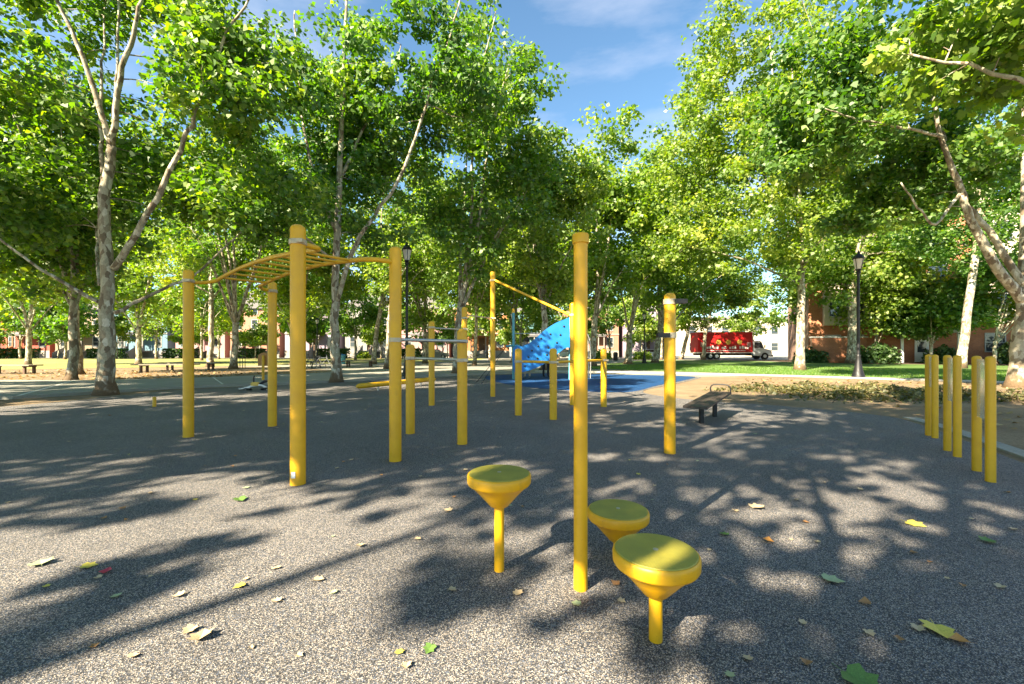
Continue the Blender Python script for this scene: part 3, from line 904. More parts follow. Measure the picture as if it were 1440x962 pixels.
for k, (x, y, rx, h) in enumerate([(13, 62, 1.6, 1.5), (18.5, 60.5, 1.4, 1.3), (-24, 69, 1.2, 1.2)]):
    shrub('rounded bright bush by the far pavement', x, y, rx, 1.2, h, 900, .3, 'lime_leaf', group='bushes by the far pavement')

# heap of cut leafy branches on the dirt
g = np.random.default_rng(3)
n = 5500
cs = np.array([(8.3, 12.3), (9.3, 11.6), (9.9, 10.6), (10.6, 12.0), (11.6, 10.6), (8.6, 10.7), (12.4, 12.2), (7.4, 12.9), (9.4, 13.4), (12.9, 10.8), (11.2, 13.3)])
ci = g.integers(0, len(cs), n)
pp2 = cs[ci] + g.normal(0, .55, (n, 2)) * np.array([1.1, .7])
dd = np.linalg.norm((pp2 - cs[ci]) / np.array([1.2, .9]), axis=1)
hz = np.clip(.24 * np.exp(-dd ** 2 * 2.2), 0, 1) * g.uniform(0, 1, n) + .02
me = leaf_mesh('brush_pile', np.column_stack([pp2, hz]), np.array([0, 0, .8]) + g.normal(0, .55, (n, 3)), g.normal(0, 1, (n, 3)) * np.array([1, 1, .4]), .085 * g.uniform(.5, 1.4, n), LEAF6, M['cut_leaf'])
o = bpy.data.objects.new('brush_pile', me); link(o)
tag(o, 'heap of cut leafy branches wilting on the dirt bed', 'brush pile', kind='stuff')
mb = MB()
for i in range(60):
    c = cs[g.integers(0, len(cs))] + g.normal(0, .5, 2); a = g.uniform(0, 3.14); L = g.uniform(.3, .9)
    mb.tube([(c[0] - L * math.cos(a) / 2, c[1] - L * math.sin(a) / 2, .02), (c[0], c[1], g.uniform(.08, .28)), (c[0] + L * math.cos(a) / 2, c[1] + L * math.sin(a) / 2, g.uniform(.02, .2))], [.012, .010, .004], 5, False)
mb.build('cut_sticks', M['bark'], o)['kind'] = 'stuff'

# litter below the trees on the dirt
def litter(name, label, n, area, mat, leaf, seed, z=0.02):
    g = np.random.default_rng(seed)
    u = g.uniform(0, 1, (n, 2))
    a, b, c, d = [np.array(p) for p in area]
    p = (1 - u[:, :1]) * ((1 - u[:, 1:]) * a + u[:, 1:] * d) + u[:, :1] * ((1 - u[:, 1:]) * b + u[:, 1:] * c)
    me = leaf_mesh(name, np.column_stack([p, z + g.uniform(0, .02, n)]), np.array([0, 0, 1]) + g.normal(0, .3, (n, 3)), g.normal(0, 1, (n, 3)), leaf * g.uniform(.5, 1.3, n), LEAF6, M[mat])
    o = bpy.data.objects.new(name, me); link(o)
    return tag(o, label, 'leaf litter', kind='stuff')


mat_leaf('dry_leaf', (0.16, 0.085, 0.03), (0.33, 0.21, 0.09), (0.52, 0.40, 0.22), .25, (.3, .25, .1))
litter('leaf_litter', 'dry leaf litter on the dirt behind the court', 1500, [(-40, 17.2), (-16, 17.2), (-10, 23.5), (-30, 28)], 'dry_leaf', .13, 61, .02)
litter('leaf_litter', 'dry leaf litter over the dirt bed by the kerb', 1300, [(7.2, 6.5), (22, -2), (20, 14), (9.5, 19)], 'dry_leaf', .10, 62, .015)
# grass blades
def grass(label, n, poly, seed, z):
    g = np.random.default_rng(seed)
    P = np.array(poly)
    lo, hi = P.min(0), P.max(0)
    pts = []
    while len(pts) < n:
        q = g.uniform(lo, hi, (n, 2))
        ins = np.zeros(len(q), bool)
        j = len(P) - 1
        for i in range(len(P)):
            c = ((P[i, 1] > q[:, 1]) != (P[j, 1] > q[:, 1])) & (q[:, 0] < (P[j, 0] - P[i, 0]) * (q[:, 1] - P[i, 1]) / (P[j, 1] - P[i, 1] + 1e-9) + P[i, 0])
            ins ^= c
            j = i
        pts.extend(q[ins])
    p = np.array(pts[:n])
    me = leaf_mesh('grass', np.column_stack([p, np.full(n, z + .02)]), g.normal(0, 1, (n, 3)) * np.array([1, 1, .1]), np.array([0, 0, 1.]) + g.normal(0, .35, (n, 3)), .11 * g.uniform(.6, 1.3, n),
                   np.array([(-.12, 0, 0), (.12, 0, 0), (0.03, 1, .2)]), M['grass_blade'])
    o = bpy.data.objects.new('grass', me); link(o)
    return tag(o, label, 'grass', kind='stuff')


grass('short grass blades on the lawn beyond the path', 60000, [(4.5, 30), (7.5, 26.8), (12.8, 22.6), (19.9, 16.9), (30, 9.2), (40, 12), (30, 26), (14, 40)], 71, .012)

# ------------------------------------------------------------------ buildings
def window(parent, x, z, w, h, y, frame='stone_grey', mull=True):
    """a window in a wall whose face is at local y, facing -y"""
    mb = MB(); t = .09
    mb.box(x - w / 2 - t, x - w / 2, y - .07, y + .02, z - t, z + h + t); mb.box(x + w / 2, x + w / 2 + t, y - .07, y + .02, z - t, z + h + t)
    mb.box(x - w / 2, x + w / 2, y - .07, y + .02, z + h, z + h + t); mb.box(x - w / 2, x + w / 2, y - .10, y + .02, z - t, z)
    if mull:
        mb.box(x - w / 2, x + w / 2, y - .055, y - .015, z + h / 2 - .03, z + h / 2 + .03)
    o = mb.build('window', M[frame], parent)
    mb = MB(); mb.box(x - w / 2, x + w / 2, y - .012, y + .01, z, z + h); mb.build('pane', M['pane'], o)
    return o


def townhouse(label, x, y, w, h, wall, trim='white_paint', roof='roof_grey', stairs=True, seed=0, gable=True, stair_col=None):
    g = random.Random(seed)
    r = thing('town_house', label, 'house', (x, y, 0), 0, 'row of houses across the lawn')
    mb = MB(); mb.box(-w / 2, w / 2, 0, 10, -.1, h); mb.build('wall', M[wall], r)
    mb = MB(); mb.box(-w / 2 - .01, w / 2 + .01, -.06, .0, 0, 1.3); mb.build('plinth', M['house_trim'], r)
    mb = MB()
    e = .45
    if gable:
        hh = h + w * .38
        mb.add([(-w / 2 - e, -e, h), (w / 2 + e, -e, h), (0, -e, hh), (-w / 2 - e, 10.4, h), (w / 2 + e, 10.4, h), (0, 10.4, hh)], [(0, 1, 2), (3, 5, 4), (0, 2, 5, 3), (1, 4, 5, 2), (0, 3, 4, 1)])
    else:
        mb.add([(-w / 2 - e, -e, h), (w / 2 + e, -e, h), (w / 2 + e, 10.4, h), (-w / 2 - e, 10.4, h), (-w / 4, 3, h + 2.4), (w / 4, 3, h + 2.4), (w / 4, 7, h + 2.4), (-w / 4, 7, h + 2.4)],
               [(0, 1, 5, 4), (1, 2, 6, 5), (2, 3, 7, 6), (3, 0, 4, 7), (4, 5, 6, 7), (0, 3, 2, 1)])
    mb.build('roof', M[roof], r)
    for zz in (h - .18, 4.35):
        mb = MB(); mb.box(-w / 2 - .06, w / 2 + .06, -.12, -.002, zz, zz + .2); mb.build('cornice', M[trim], r)
    nw = max(2, int(w / 2.6))
    for i in range(nw):
        xx = -w / 2 + (i + .5) * w / nw
        window(r, xx, 5.2, 1.0, 1.7, -.003)
        if h > 8.6: window(r, xx, 8.0, 1.0, 1.4, -.003)
        if i != nw // 2: window(r, xx, 2.0, 1.1, 1.8, -.003)
    dx = -w / 2 + (nw // 2 + .5) * w / nw
    mb = MB(); mb.box(dx - .5, dx + .5, -.09, -.003, 1.35, 3.6)
    dr = mb.build('door', M['rust_brown'], r)
    mb = MB(); mb.box(dx + .33, dx + .4, -.13, -.091, 2.35, 2.5); mb.build('handle', M['collar'], dr)
    # porch
    mb = MB(); mb.box(dx - 2, dx + 2, -1.7, -.1, 1.15, 1.32); mb.build('porch_floor', M[trim], r)
    mb = MB(); mb.box(dx - 2.1, dx + 2.1, -1.8, -.1, 3.95, 4.15); mb.add([(dx - 2.2, -1.9, 4.16), (dx + 2.2, -1.9, 4.16), (dx + 2.2, -.1, 4.75), (dx - 2.2, -.1, 4.75), (dx - 2.2, -.1, 4.16), (dx + 2.2, -.1, 4.16)], [(0, 1, 2, 3), (0, 3, 4), (1, 5, 2), (0, 4, 5, 1), (3, 2, 5, 4)])
    mb.build('porch_roof', M[roof], r)
    for sx in (-1.85, 1.85, -.8, .8):
        mb = MB(); mb.box(dx + sx - .08, dx + sx + .08, -1.66, -1.5, 1.321, 3.949); mb.build('porch_post', M[trim], r)
    for sg in (-1, 1):
        mb = MB()
        a, b = sorted((dx + sg * .9, dx + sg * 1.76))
        mb.box(a, b, -1.62, -1.55, 2.05, 2.12)
        for q in range(5): mb.box(a + q * .19, a + q * .19 + .04, -1.61, -1.56, 1.321, 2.05)
        mb.build('porch_railing', M[trim], r)
    for q in range(7):
        mb = MB(); mb.box(dx - .75, dx + .75, -1.7 - (7 - q) * .3, -1.7 - (6 - q) * .3, 0, .165 * (q + 1)); mb.build('step', M[stair_col or 'house_trim'], r)
    for sg in (-.85, .85):
        mb = MB(); mb.add([(dx + sg - .06, -3.9, 0), (dx + sg + .06, -3.9, 0), (dx + sg + .06, -1.72, 0), (dx + sg - .06, -1.72, 0), (dx + sg - .06, -3.9, .9), (dx + sg + .06, -3.9, .9), (dx + sg + .06, -1.72, 2.1), (dx + sg - .06, -1.72, 2.1)], [(0, 3, 2, 1), (4, 5, 6, 7), (0, 1, 5, 4), (1, 2, 6, 5), (2, 3, 7, 6), (3, 0, 4, 7)])
        mb.build('stair_wall', M[stair_col or 'house_trim'], r)
    return r


hs = [('red house with orange porch steps behind the lawn', -90, 'house_red', 'house_orange', 'roof_grey', True, 'house_orange', 11, 8.4),
      ('cream house with grey gable beside the red house', -79, 'house_cream', 'white_paint', 'roof_grey', True, None, 9, 8.8),
      ('slate blue house with grey porch and stairs', -68, 'house_blue', 'white_paint', 'roof_grey', True, None, 10, 9.2),
      ('low house with tan tiled hip roof', -57, 'house_pink', 'house_pink', 'roof_tan', False, None, 9, 5.4),
      ('salmon house with red front steps', -47, 'house_salmon', 'white_paint', 'roof_grey', True, 'house_red', 9, 9),
      ('lilac house with grey trim facing the lawn', -36.5, 'house_lilac', 'white_paint', 'roof_grey', True, None, 10, 8.6),
      ('pale grey gabled house facing the plaza', -26, 'house_white', 'stone_grey', 'roof_grey', True, None, 9, 9.2),
      ('rose pink house behind the leaning plane tree', -16, 'house_pink', 'white_paint', 'roof_grey', True, None, 9, 9),
      ('orange house behind the chinning bars', -5.5, 'house_orange', 'white_paint', 'roof_tan', True, None, 10, 8.8),
      ('teal house behind the blue climber', 5, 'house_teal', 'white_paint', 'roof_grey', True, None, 9, 8.6),
      ('pale salmon house next to the teal house', 15.5, 'house_salmon', 'white_paint', 'roof_grey', False, None, 10, 9.4),
      ('pale lilac house at the street corner', 26, 'house_lilac', 'white_paint', 'roof_grey', False, None, 9, 9.2)]
for k, (lb, x, wl_, tr, rf, gb, sc_, w, h) in enumerate(hs):
    if tr == 'white_paint': tr = 'house_trim'
    townhouse(lb, x, 78 if x < 0 else 82, w, h, wl_, tr, rf, True, k, gb, sc_)

# white building at the end of the street
wb = thing('white_building', 'plain white building at the end of the street', 'building', (58, 104, 0))
mb = MB(); mb.box(-16, 16, 0, 12, -.1, 9); mb.build('wall', M['cream_stucco'], wb)
mb = MB(); mb.box(-16.3, 16.3, -.3, 12.3, 9.002, 9.5); mb.build('roof', M['roof_grey'], wb)
for i in range(8):
    for z in (1.4, 5.4): window(wb, -14 + i * 4, z, 1.6, 1.8, -.003)

# brick apartment building, right
ba = R(-25)
bb = thing('brick_building', 'orange brick apartment building with cream bays behind the lawn', 'building', (33, 47.5, 0), ba)
mb = MB(); mb.box(0, 46, 0, 14, -.1, 15.5); mb.build('wall', M['brick'], bb)
mb = MB(); mb.box(-.3, 46.3, -.3, 14.3, 15.502, 16.1); mb.build('parapet', M['cream_stucco'], bb)
for i in range(7):
    x = 3.2 + i * 6.4
    if i % 2 == 0:
        mb = MB(); mb.box(x - 1.9, x + 1.9, -.9, -.002, 4.0, 14.6); by = mb.build('bay', M['cream_stucco'], bb)
        for z in (4.9, 8.4, 11.7):
            for dx in (-.85, .85): window(bb, x + dx, z, 1.2, 1.7, -.903)
    else:
        for z in (4.9, 8.4, 11.7):
            for dx in (-1.2, 1.2): window(bb, x + dx, z, 1.3, 1.7, -.003)
            mb = MB(); mb.box(x - 2.4, x + 2.4, -.14, -.002, z - .55, z - .35); mb.build('band', M['cream_stucco'], bb)
    if i in (1, 3, 5):
        mb = MB(); mb.box(x - 2.3, x + 2.3, -2.0, -.003, 3.0, 3.35); mb.build('canopy', M['stone_grey'], bb)
        for dx in (-2.1, 2.1):
            mb = MB(); mb.box(x + dx - .1, x + dx + .1, -1.9, -1.7, 0, 2.998); mb.build('canopy_post', M['white_paint'], bb)
        mb = MB(); mb.box(x - .55, x + .55, -.08, -.003, .1, 2.4); dr = mb.build('door', M['white_paint'], bb)
        mb = MB(); mb.box(x - .35, x + .35, -.095, -.081, 1.1, 2.2); mb.build('door_pane', M['pane'], dr)
    else:
        window(bb, x - 1, 1.2, 1.3, 1.7, -.003); window(bb, x + 1, 1.2, 1.3, 1.7, -.003)
gw = thing('brick_garden_wall', 'low orange brick wall among the shrubs', 'wall', (31.5, 44.8, 0), R(-8))
mb = MB(); mb.box(0, 5.2, 0, .35, -.05, 2.6); mb.build('wall_body', M['brick'], gw)
mb = MB(); mb.box(-.08, 5.28, -.08, .43, 2.602, 2.75); mb.build('coping', M['stone_grey'], gw)

# ------------------------------------------------------------------ playground equipment
PR = 0.065


def post(parent, x, y, h, r=PR, collars=(), name='post', dome=True, z0=-0.05):
    prof = [(r, z0), (r, h - r * .8)]
    if dome:
        prof += [(r * .97, h - r * .55), (r * .82, h - r * .25), (r * .5, h - r * .06), (r * .15, h)]
    else:
        prof += [(r, h)]
    o = MB().lathe(prof, (x, y, 0), 24).build(name, M['yellow'], parent)
    for z in collars:
        c = MB().lathe([(r + .008, z - .022), (r + .010, z - .018), (r + .010, z + .018), (r + .008, z + .022)], (x, y, 0), 24)
        c.box(x + r * .5, x + r * .5 + .05, y - r - .03, y - r * .6, z - .016, z + .016)
        c.build('collar', M['collar'], o)
    return o


def bar(parent, a, b, r=.017, mat='galvanised', name='bar', n=12):
    return MB().tube([a, b], r, n).build(name, M[mat], parent)


# monkey bars
A, B, C, D = [G(*p) for p in ((265, 616), (383, 600.5), (419, 683), (556, 650))]
mk = thing('monkey_bars', 'yellow monkey bars on four tall posts with a curved overhead ladder', 'monkey bars', (0, 0, 0))
HM = 2.33
pA = post(mk, *A, HM, collars=(2.17,)); pB = post(mk, *B, HM - .03, collars=(2.15,)); pC = post(mk, *C, HM, collars=(2.17,)); pD = post(mk, *D, HM, collars=())
MB().lathe([(PR + .008, 1.30), (PR + .008, 1.345)], (D[0], D[1], 0), 24).build('collar', M['collar'], pD)
s = MB(); s.add([(C[0] - .028, C[1] - PR - .002, .085), (C[0] + .01, C[1] - PR - .0035, .085), (C[0] + .01, C[1] - PR - .0035, .14), (C[0] - .028, C[1] - PR - .002, .14)], [(0, 1, 2, 3)])
s.build('sticker', M['label_white'], pC)
vA, vB, vC, vD = [np.array([p[0], p[1], 2.16]) for p in (A, B, C, D)]
def rail(pa, pc, pb, pd):
    u = (pc - pa) / np.linalg.norm(pc - pa); w1 = (pb - pa) / np.linalg.norm(pb - pa); w2 = (pd - pc) / np.linalg.norm(pd - pc)
    pts = [pa + w1 * .05, pa + w1 * .16 + u * .05, pa + w1 * .25 + u * .22, pa + w1 * .26 + u * .5, pc + w2 * .26 - u * .5, pc + w2 * .26 - u * .22, pc + w2 * .2 - u * .05, pc + w2 * .05]
    mids = np.array(arc_pts(pts, 6))
    L = np.linalg.norm(pc - pa)
    f = np.clip(((mids - pa) @ u) / L, 0, 1)
    mids[:, 2] += .10 * np.sin(f * math.pi)        # the ladder bows up a little
    return mids
R1, R2 = rail(vA, vC, vB, vD), rail(vB, vD, vA, vC)
MB().tube(R1, .026, 12).build('rail', M['yellow'], mk)
MB().tube(R2, .026, 12).build('rail', M['yellow'], mk)
u = (vC - vA) / np.linalg.norm(vC - vA); L = np.linalg.norm(vC - vA)
w1 = (vB - vA) / np.linalg.norm(vB - vA)
for i in range(9):
    f = .14 + .72 * i / 8
    z = .10 * math.sin(f * math.pi)
    p = vA + u * L * f + w1 * .26; q = vB + (vD - vB) * f - w1 * .26
    p[2] += z; q[2] = p[2]
    MB().tube([p, q], .015, 10).build('rung', M['yellow'], mk)

# push-up bars next to the monkey bars
E, F = G(650, 626), G(577, 611)
pu = thing('low_pull_up_bars', 'pair of grey steel bars on two short yellow posts beside the monkey bars', 'pull-up bars')
pE = post(pu, *E, 1.485, collars=(1.325, 1.085)); pF = post(pu, *F, 1.30, collars=(1.10,))
def off(p, q, z, k=.09):
    v = np.array([q[0] - p[0], q[1] - p[1]]); v /= np.linalg.norm(v)
    return (p[0] + v[0] * k, p[1] + v[1] * k, z)
bar(pu, off(D, E, 1.325, .06), (E[0] + .05, E[1] - PR - .02, 1.325), .019)
bar(pu, off(F, E, 1.10, .05), off(E, F, 1.09, .04), .019)

# chinning bars: three posts of rising height joined by bars, and the sloping bar
g1, h1, i1, k1 = G(607, 571), (-1.12, 10.05), G(693, 558.5), G(805.5, 570.5)
ch = thing('chinning_bars', 'row of rising yellow posts with steel chinning bars and a sloping yellow bar', 'chinning bars')
post(ch, *g1, 1.86, collars=(1.72,)); post(ch, *h1, 2.24, collars=(1.98, 1.72)); post(ch, *i1, 3.27, collars=(3.05, 2.06), dome=False); post(ch, *k1, 2.27, collars=(2.0,))
bar(ch, off(g1, h1, 1.71, .05), off(h1, g1, 1.71, .05)); bar(ch, off(h1, i1, 2.06, .04), off(i1, h1, 2.06, .05))
bar(ch, off(i1, k1, 3.06, .05), off(k1, i1, 1.99, .05), .03, 'yellow', 'sloping_bar')

# low parallel bar
j = [G(729, 585), G(778, 591), G(849, 573)]
jb = thing('low_balance_bar', 'three short yellow posts joined by a waist-high yellow bar', 'exercise bar')
for p in j: post(jb, *p, 1.25, collars=(1.01,))
bar(jb, off(j[0], j[1], 1.01, .05), off(j[1], j[0], 1.01, .05), .024, 'yellow'); bar(jb, off(j[1], j[2], 1.01, .05), off(j[2], j[1], 1.01, .05), .024, 'yellow')

# balance beam
bm = thing('balance_beam', 'low round yellow balance beam on short legs', 'balance beam')
MB().tube([(-4.42, 12.15, .20), (-4.38, 12.22, .20), (-2.80, 15.25, .20), (-2.76, 15.32, .20)], [.04, .075, .075, .04], 16).build('beam', M['yellow'], bm)
for (x, y) in ((-4.04, 12.88), (-3.12, 14.64)): MB().tube([(x, y, -.05), (x, y, .15)], .022, 10).build('leg', M['galvanised'], bm)

# centre pole and stepping pods
cp = thing('grip_pole', 'slim yellow grip pole with a capped top among the stepping pods', 'pole')
Lp = G(816.5, 832)
MB().lathe([(.0345, -.05), (.0345, 1.735)], (Lp[0], Lp[1], 0), 28).build('pole', M['yellow'], cp)
MB().lathe([(.036, 1.735), (.0415, 1.738), (.0415, 1.778), (.038, 1.784), (.01, 1.786)], (Lp[0], Lp[1], 0), 28).build('cap', M['yellow'], cp)
for (xy, zt, lb) in ((G(702, 806), .545, 'tallest yellow stepping pod, on a long thin stem'), ((.607, 2.44), .30, 'lowest yellow stepping pod, close to the ground'), (G(922, 905), .385, 'middle-height yellow stepping pod, lower than the long-stemmed one')):
    pd = thing('stepping_pod', lb, 'stepping pod', (xy[0], xy[1], 0), 0, 'stepping pods round the grip pole')
    MB().lathe([(.027, -.05), (.027, zt - .15)], n=20).build('stem', M['yellow'], pd)
    MB().lathe([(.034, zt - .185), (.05, zt - .178), (.105, zt - .115), (.150, zt - .068), (.166, zt - .060), (.172, zt - .05), (.173, zt - .018), (.170, zt - .008), (.166, zt - .004)], n=48).build('cup', M['yellow'], pd)
    tp_ = MB().lathe([(.163, zt - .0035), (.160, zt), (.018, zt + .002)], n=48).build('top_plate', M['pod_top'], pd)
    MB().lathe([(.011, zt + .002), (.011, zt + .004), (.006, zt + .0042)], n=12).build('bolt', M['galvanised'], tp_)

# single post with black brackets, right
m_ = G(942, 639)
mp = thing('bracket_post', 'single yellow post with two black brackets beside the sit-up bench', 'exercise post')
pm = post(mp, *m_, 1.88)
for z, sg in ((1.775, 1), (1.385, -1)):
    c = MB().lathe([(PR + .010, z - .03), (PR + .010, z + .03)], (m_[0], m_[1], 0), 24).build('collar', M['collar'], mp)
    x0, x1 = sorted((m_[0] + sg * .03, m_[0] + sg * .17))
    MB().bbox(x0, x1, m_[1] - PR - .035, m_[1] - .02, z - .025, z + .025, .006).build('bracket', M['black_metal'], mp)

# sit-up bench
sb = thing('sit_up_bench', 'dark sloping sit-up bench with a steel hoop handle', 'bench')
a, b = np.array([2.86, 6.68, .30]), np.array([3.98, 8.12, .40])
dv = (b - a) / np.linalg.norm(b - a); sv = np.array([dv[1], -dv[0], 0]); sv /= np.linalg.norm(sv)
def slab(p, q, w, t, mb):
    n_ = np.array([0, 0, 1])
    c = [p - sv * w, p + sv * w, q + sv * w, q - sv * w]
    mb.add([tuple(x) for x in c] + [tuple(x + n_ * t) for x in c], [(0, 3, 2, 1), (4, 5, 6, 7), (0, 1, 5, 4), (1, 2, 6, 5), (2, 3, 7, 6), (3, 0, 4, 7)])
    return mb
for q in (-1, 0, 1):
    slab(a + sv * q * .122, b + sv * q * .122, .058, .035, MB()).build('plank', M['dark_board'], sb)
for f in (.22, .72):
    p = a + (b - a) * f
    MB().box(p[0] - .03, p[0] + .03, p[1] - .03, p[1] + .03, -.05, p[2] - .002).build('leg', M['black_metal'], sb)
hp = b - dv * .06
MB().tube(arc_pts([hp - sv * .17 + np.array([0, 0, .03]), hp - sv * .17 + np.array([0, 0, .12]), hp - sv * .10 + np.array([0, 0, .17]), hp + sv * .10 + np.array([0, 0, .17]), hp + sv * .17 + np.array([0, 0, .12]), hp + sv * .17 + np.array([0, 0, .03])], 5), .012, 10).build('handle', M['black_metal'], sb)

# three pairs of posts with clear panels
prs = [((1305.5, 614), (1314.8, 617.5), .70, 'closely set pair of short yellow posts with the narrowest clear panel'), ((1332.2, 635.6), (1346.2, 644.3), .62, 'middle of three yellow post pairs, with a medium-width clear panel'), ((1373.4, 664.2), (1392.9, 679.8), .56, 'widest-set pair of short yellow posts with the widest clear panel')]
for (p, q, zb_, lb) in prs:
    p, q = G(*p), G(*q)
    st = thing('panel_posts', lb, 'exercise posts', (p[0], p[1], 0), 0, 'paired posts along the kerb')
    dx, dy = q[0] - p[0], q[1] - p[1]
    for (x, y) in ((0, 0), (dx, dy)): post(st, x, y, 1.155, .036)
    L = math.hypot(dx, dy); ux, uy = dx / L, dy / L; nx, ny = -uy * .006, ux * .006
    a0, a1 = .037, L - .037
    if a1 - a0 < .05: a1 = a0 + .05
    MB().prism([(ux * a0 - nx, uy * a0 - ny), (ux * a1 - nx, uy * a1 - ny), (ux * a1 + nx, uy * a1 + ny), (ux * a0 + nx, uy * a0 + ny)], zb_, 1.125).build('panel', M['acrylic'], st)

# stub post near the court and the sign board
sp = G(217, 573)
sg_ = thing('stub_post', 'short yellow stub post at the rubber edge', 'post', (sp[0], sp[1], 0))
MB().lathe([(.034, -.05), (.034, .215), (.03, .225), (.005, .228)], n=20).build('post', M['yellow'], sg_)
so = thing('sign_board', 'round-topped brown board on a thin yellow post', 'sign', (G(370, 537)[0], G(370, 537)[1], 0))
MB().lathe([(.05, -.05), (.05, 1.0), (.04, 1.03), (.01, 1.04)], n=16).build('post', M['yellow'], so)
pts = [(-.24, .62), (.24, .62), (.24, .95)] + [(.24 * math.cos(t), .95 + .2 * math.sin(t)) for t in np.linspace(.2, math.pi - .2, 9)] + [(-.24, .95)]
mb = MB(); n_ = len(pts)
mb.add([(x, .055, z) for x, z in pts] + [(x, .095, z) for x, z in pts], [tuple(range(n_)), tuple(range(2 * n_ - 1, n_ - 1, -1))] + [(i, n_ + i, n_ + (i + 1) % n_, (i + 1) % n_) for i in range(n_)])
mb.build('board', M['board_brown'], so)

# climber: blue wavy panel, teal mast, net and arch ladder
cl = thing('climbing_wall', 'wavy blue climbing panel with small holds on a teal mast', 'climbing wall')
dC = 17.6
out = [(722, 489), (735, 487), (745, 482), (755, 474), (765, 465), (780, 455), (792, 450), (803, 447.5), (803, 470), (803, 487), (794, 490), (785, 497), (775, 505), (763, 513), (750, 519), (734, 523.5), (723, 523)]
pts = [W(x, y, dC) for x, y in out]
pts = [p for p in arc_pts([np.array((p[0], p[2])) for p in pts], 3, True)]
mb = MB(); n_ = len(pts)
mb.add([(p[0], dC, p[1]) for p in pts] + [(p[0], dC + .06, p[1]) for p in pts], [tuple(range(n_)), tuple(range(2 * n_ - 1, n_ - 1, -1))] + [(i, n_ + i, n_ + (i + 1) % n_, (i + 1) % n_) for i in range(n_)])
pn = mb.build('panel', M['panel_blue'], cl)
for (x, y) in ((793, 459), (774, 470), (788, 471), (761, 476), (757, 487), (771, 489), (743, 502), (756, 504), (738, 515), (769, 499), (783, 482), (748, 493)):
    p = W(x, y, dC)
    MB().lathe([(.045, 0), (.037, .025), (.016, .04)], n=7).build('hold', M['black_metal'], pn)
    h_ = bpy.data.objects[pn.children[-1].name] if pn.children else None
    for ob in pn.children[-1:]:
        ob.location = (p[0], dC - .001, p[2]); ob.rotation_euler = (R(90), random.uniform(0, 3), 0)
MB().lathe([(.055, -.05), (.055, 2.82)], (.06, 18.0, 0), 16).build('mast', M['teal'], cl)
MB().lathe([(.058, 2.82), (.058, 2.95), (.03, 3.0), (.005, 3.01)], (.06, 18.0, 0), 16).build('mast_cap', M['yellow'], cl)
MB().lathe([(.055, -.05), (.055, 2.5)], (2.43, 17.9, 0), 16).build('mast', M['teal'], cl)
MB().tube([(-.25, 17.9, 1.40), (.06, 18.0, 1.44), (.3, 17.72, 1.42)], .05, 10).build('arm', M['teal'], cl)
MB().tube([(.06, 18.0, 1.95), (1.4, 18.05, 1.95)], .018, 8).build('rail', M['galvanised'], cl)
for (p, q) in (((-.25, 17.9, 1.4), (-1.35, 16.2, .02)), ((-.25, 17.9, 1.4), (-1.1, 15.4, .02)), ((-.22, 17.9, 1.42), (-1.9, 18.6, .9))):
    MB().tube([p, q], .012, 6).build('rope', M['black_metal'], cl)
for dx in (0, .45):
    MB().tube(arc_pts([(2.6, 18.6 + dx, 2.55), (3.0, 18.6 + dx, 2.35), (3.35, 18.6 + dx, 1.8), (3.42, 18.6 + dx, 1.0), (3.42, 18.6 + dx, -.03)], 5), .024, 10).build('arch_tube', M['galvanised'], cl)
for z in (.4, .8, 1.2, 1.6):
    MB().tube([(3.41, 18.6, z), (3.41, 19.05, z)], .014, 8).build('rung', M['galvanised'], cl)

# ------------------------------------------------------------------ lamps, benches, bins
def lamp(label, x, y, h, group=None):
    r = thing('street_lamp', label, 'lamp', (x, y, 0), 0, group)
    MB().lathe([(.25, -.03), (.25, .10), (.22, .16), (.17, .35), (.11, .75), (.085, .95), (.095, 1.0), (.07, 1.05)], n=16).build('base', M['black_metal'], r)
    MB().lathe([(.065, 1.05), (.055, h - 1.0), (.09, h - .98), (.09, h - .93), (.05, h - .9)], n=14).build('pole', M['black_metal'], r)
    ln = MB().lathe([(.06, h - .9), (.10, h - .86), (.12, h - .84), (.12, h - .80)], n=8).build('lantern', M['black_metal'], r)
    MB().lathe([(.115, h - .80), (.20, h - .36)], n=8).build('glass', M['lamp_glass'], ln)
    MB().lathe([(.23, h - .36), (.24, h - .32), (.13, h - .16), (.05, h - .10), (.03, h), (.005, h + .05)], n=8).build('cap', M['black_metal'], ln)
    for i in range(4):
        a_ = i * math.pi / 2 + .4
        MB().tube([(.12 * math.cos(a_), .12 * math.sin(a_), h - .8), (.205 * math.cos(a_), .205 * math.sin(a_), h - .36)], .012, 6).build('glazing_bar', M['black_metal'], ln)
    return r


x, y = G(569, 531.5); lamp('tall black lamp post behind the balance beam', x + .1, y, 6.1)
x, y = G(1207, 531.5); lamp('black lamp post with flared base at the lawn edge', x, y, 5.7)
for (px_, py_) in ((446, 508.5), (906, 511)):
    x, y = G(px_, py_); lamp('distant black lamp post on the plaza', x, y, 5.2, 'distant lamps')


def bench(label, x, y, L, rz=0):
    r = thing('park_bench', label, 'bench', (x, y, 0), rz, 'long low benches on the dirt')
    for q in range(3):
        MB().box(-L / 2, L / 2, -.36 + q * .245, -.36 + q * .245 + .23, .43, .49).build('plank', M['bench_wood'], r)
    for sx in (-L * .36, L * .36):
        for sy in (-.22, .22): MB().box(sx - .05, sx + .05, sy - .05, sy + .05, -.05, .428).build('leg', M['rust_brown'], r)
        MB().box(sx - .04, sx + .04, -.32, .32, .36, .4285).build('brace', M['rust_brown'], r)
    return r


bench('long low bench standing closer to the court slab than its twin', -19.3, 23.8, 3.2, R(4))
bench('long low bench on the lawn side of its twin', -20.2, 26.8, 3.4, R(4))
bench('long low bench at the lawn edge near the twin-stemmed tree', -26.5, 22.6, 2.6)
bench('pale bench beyond the brown board', -11.8, 33, 2.4)

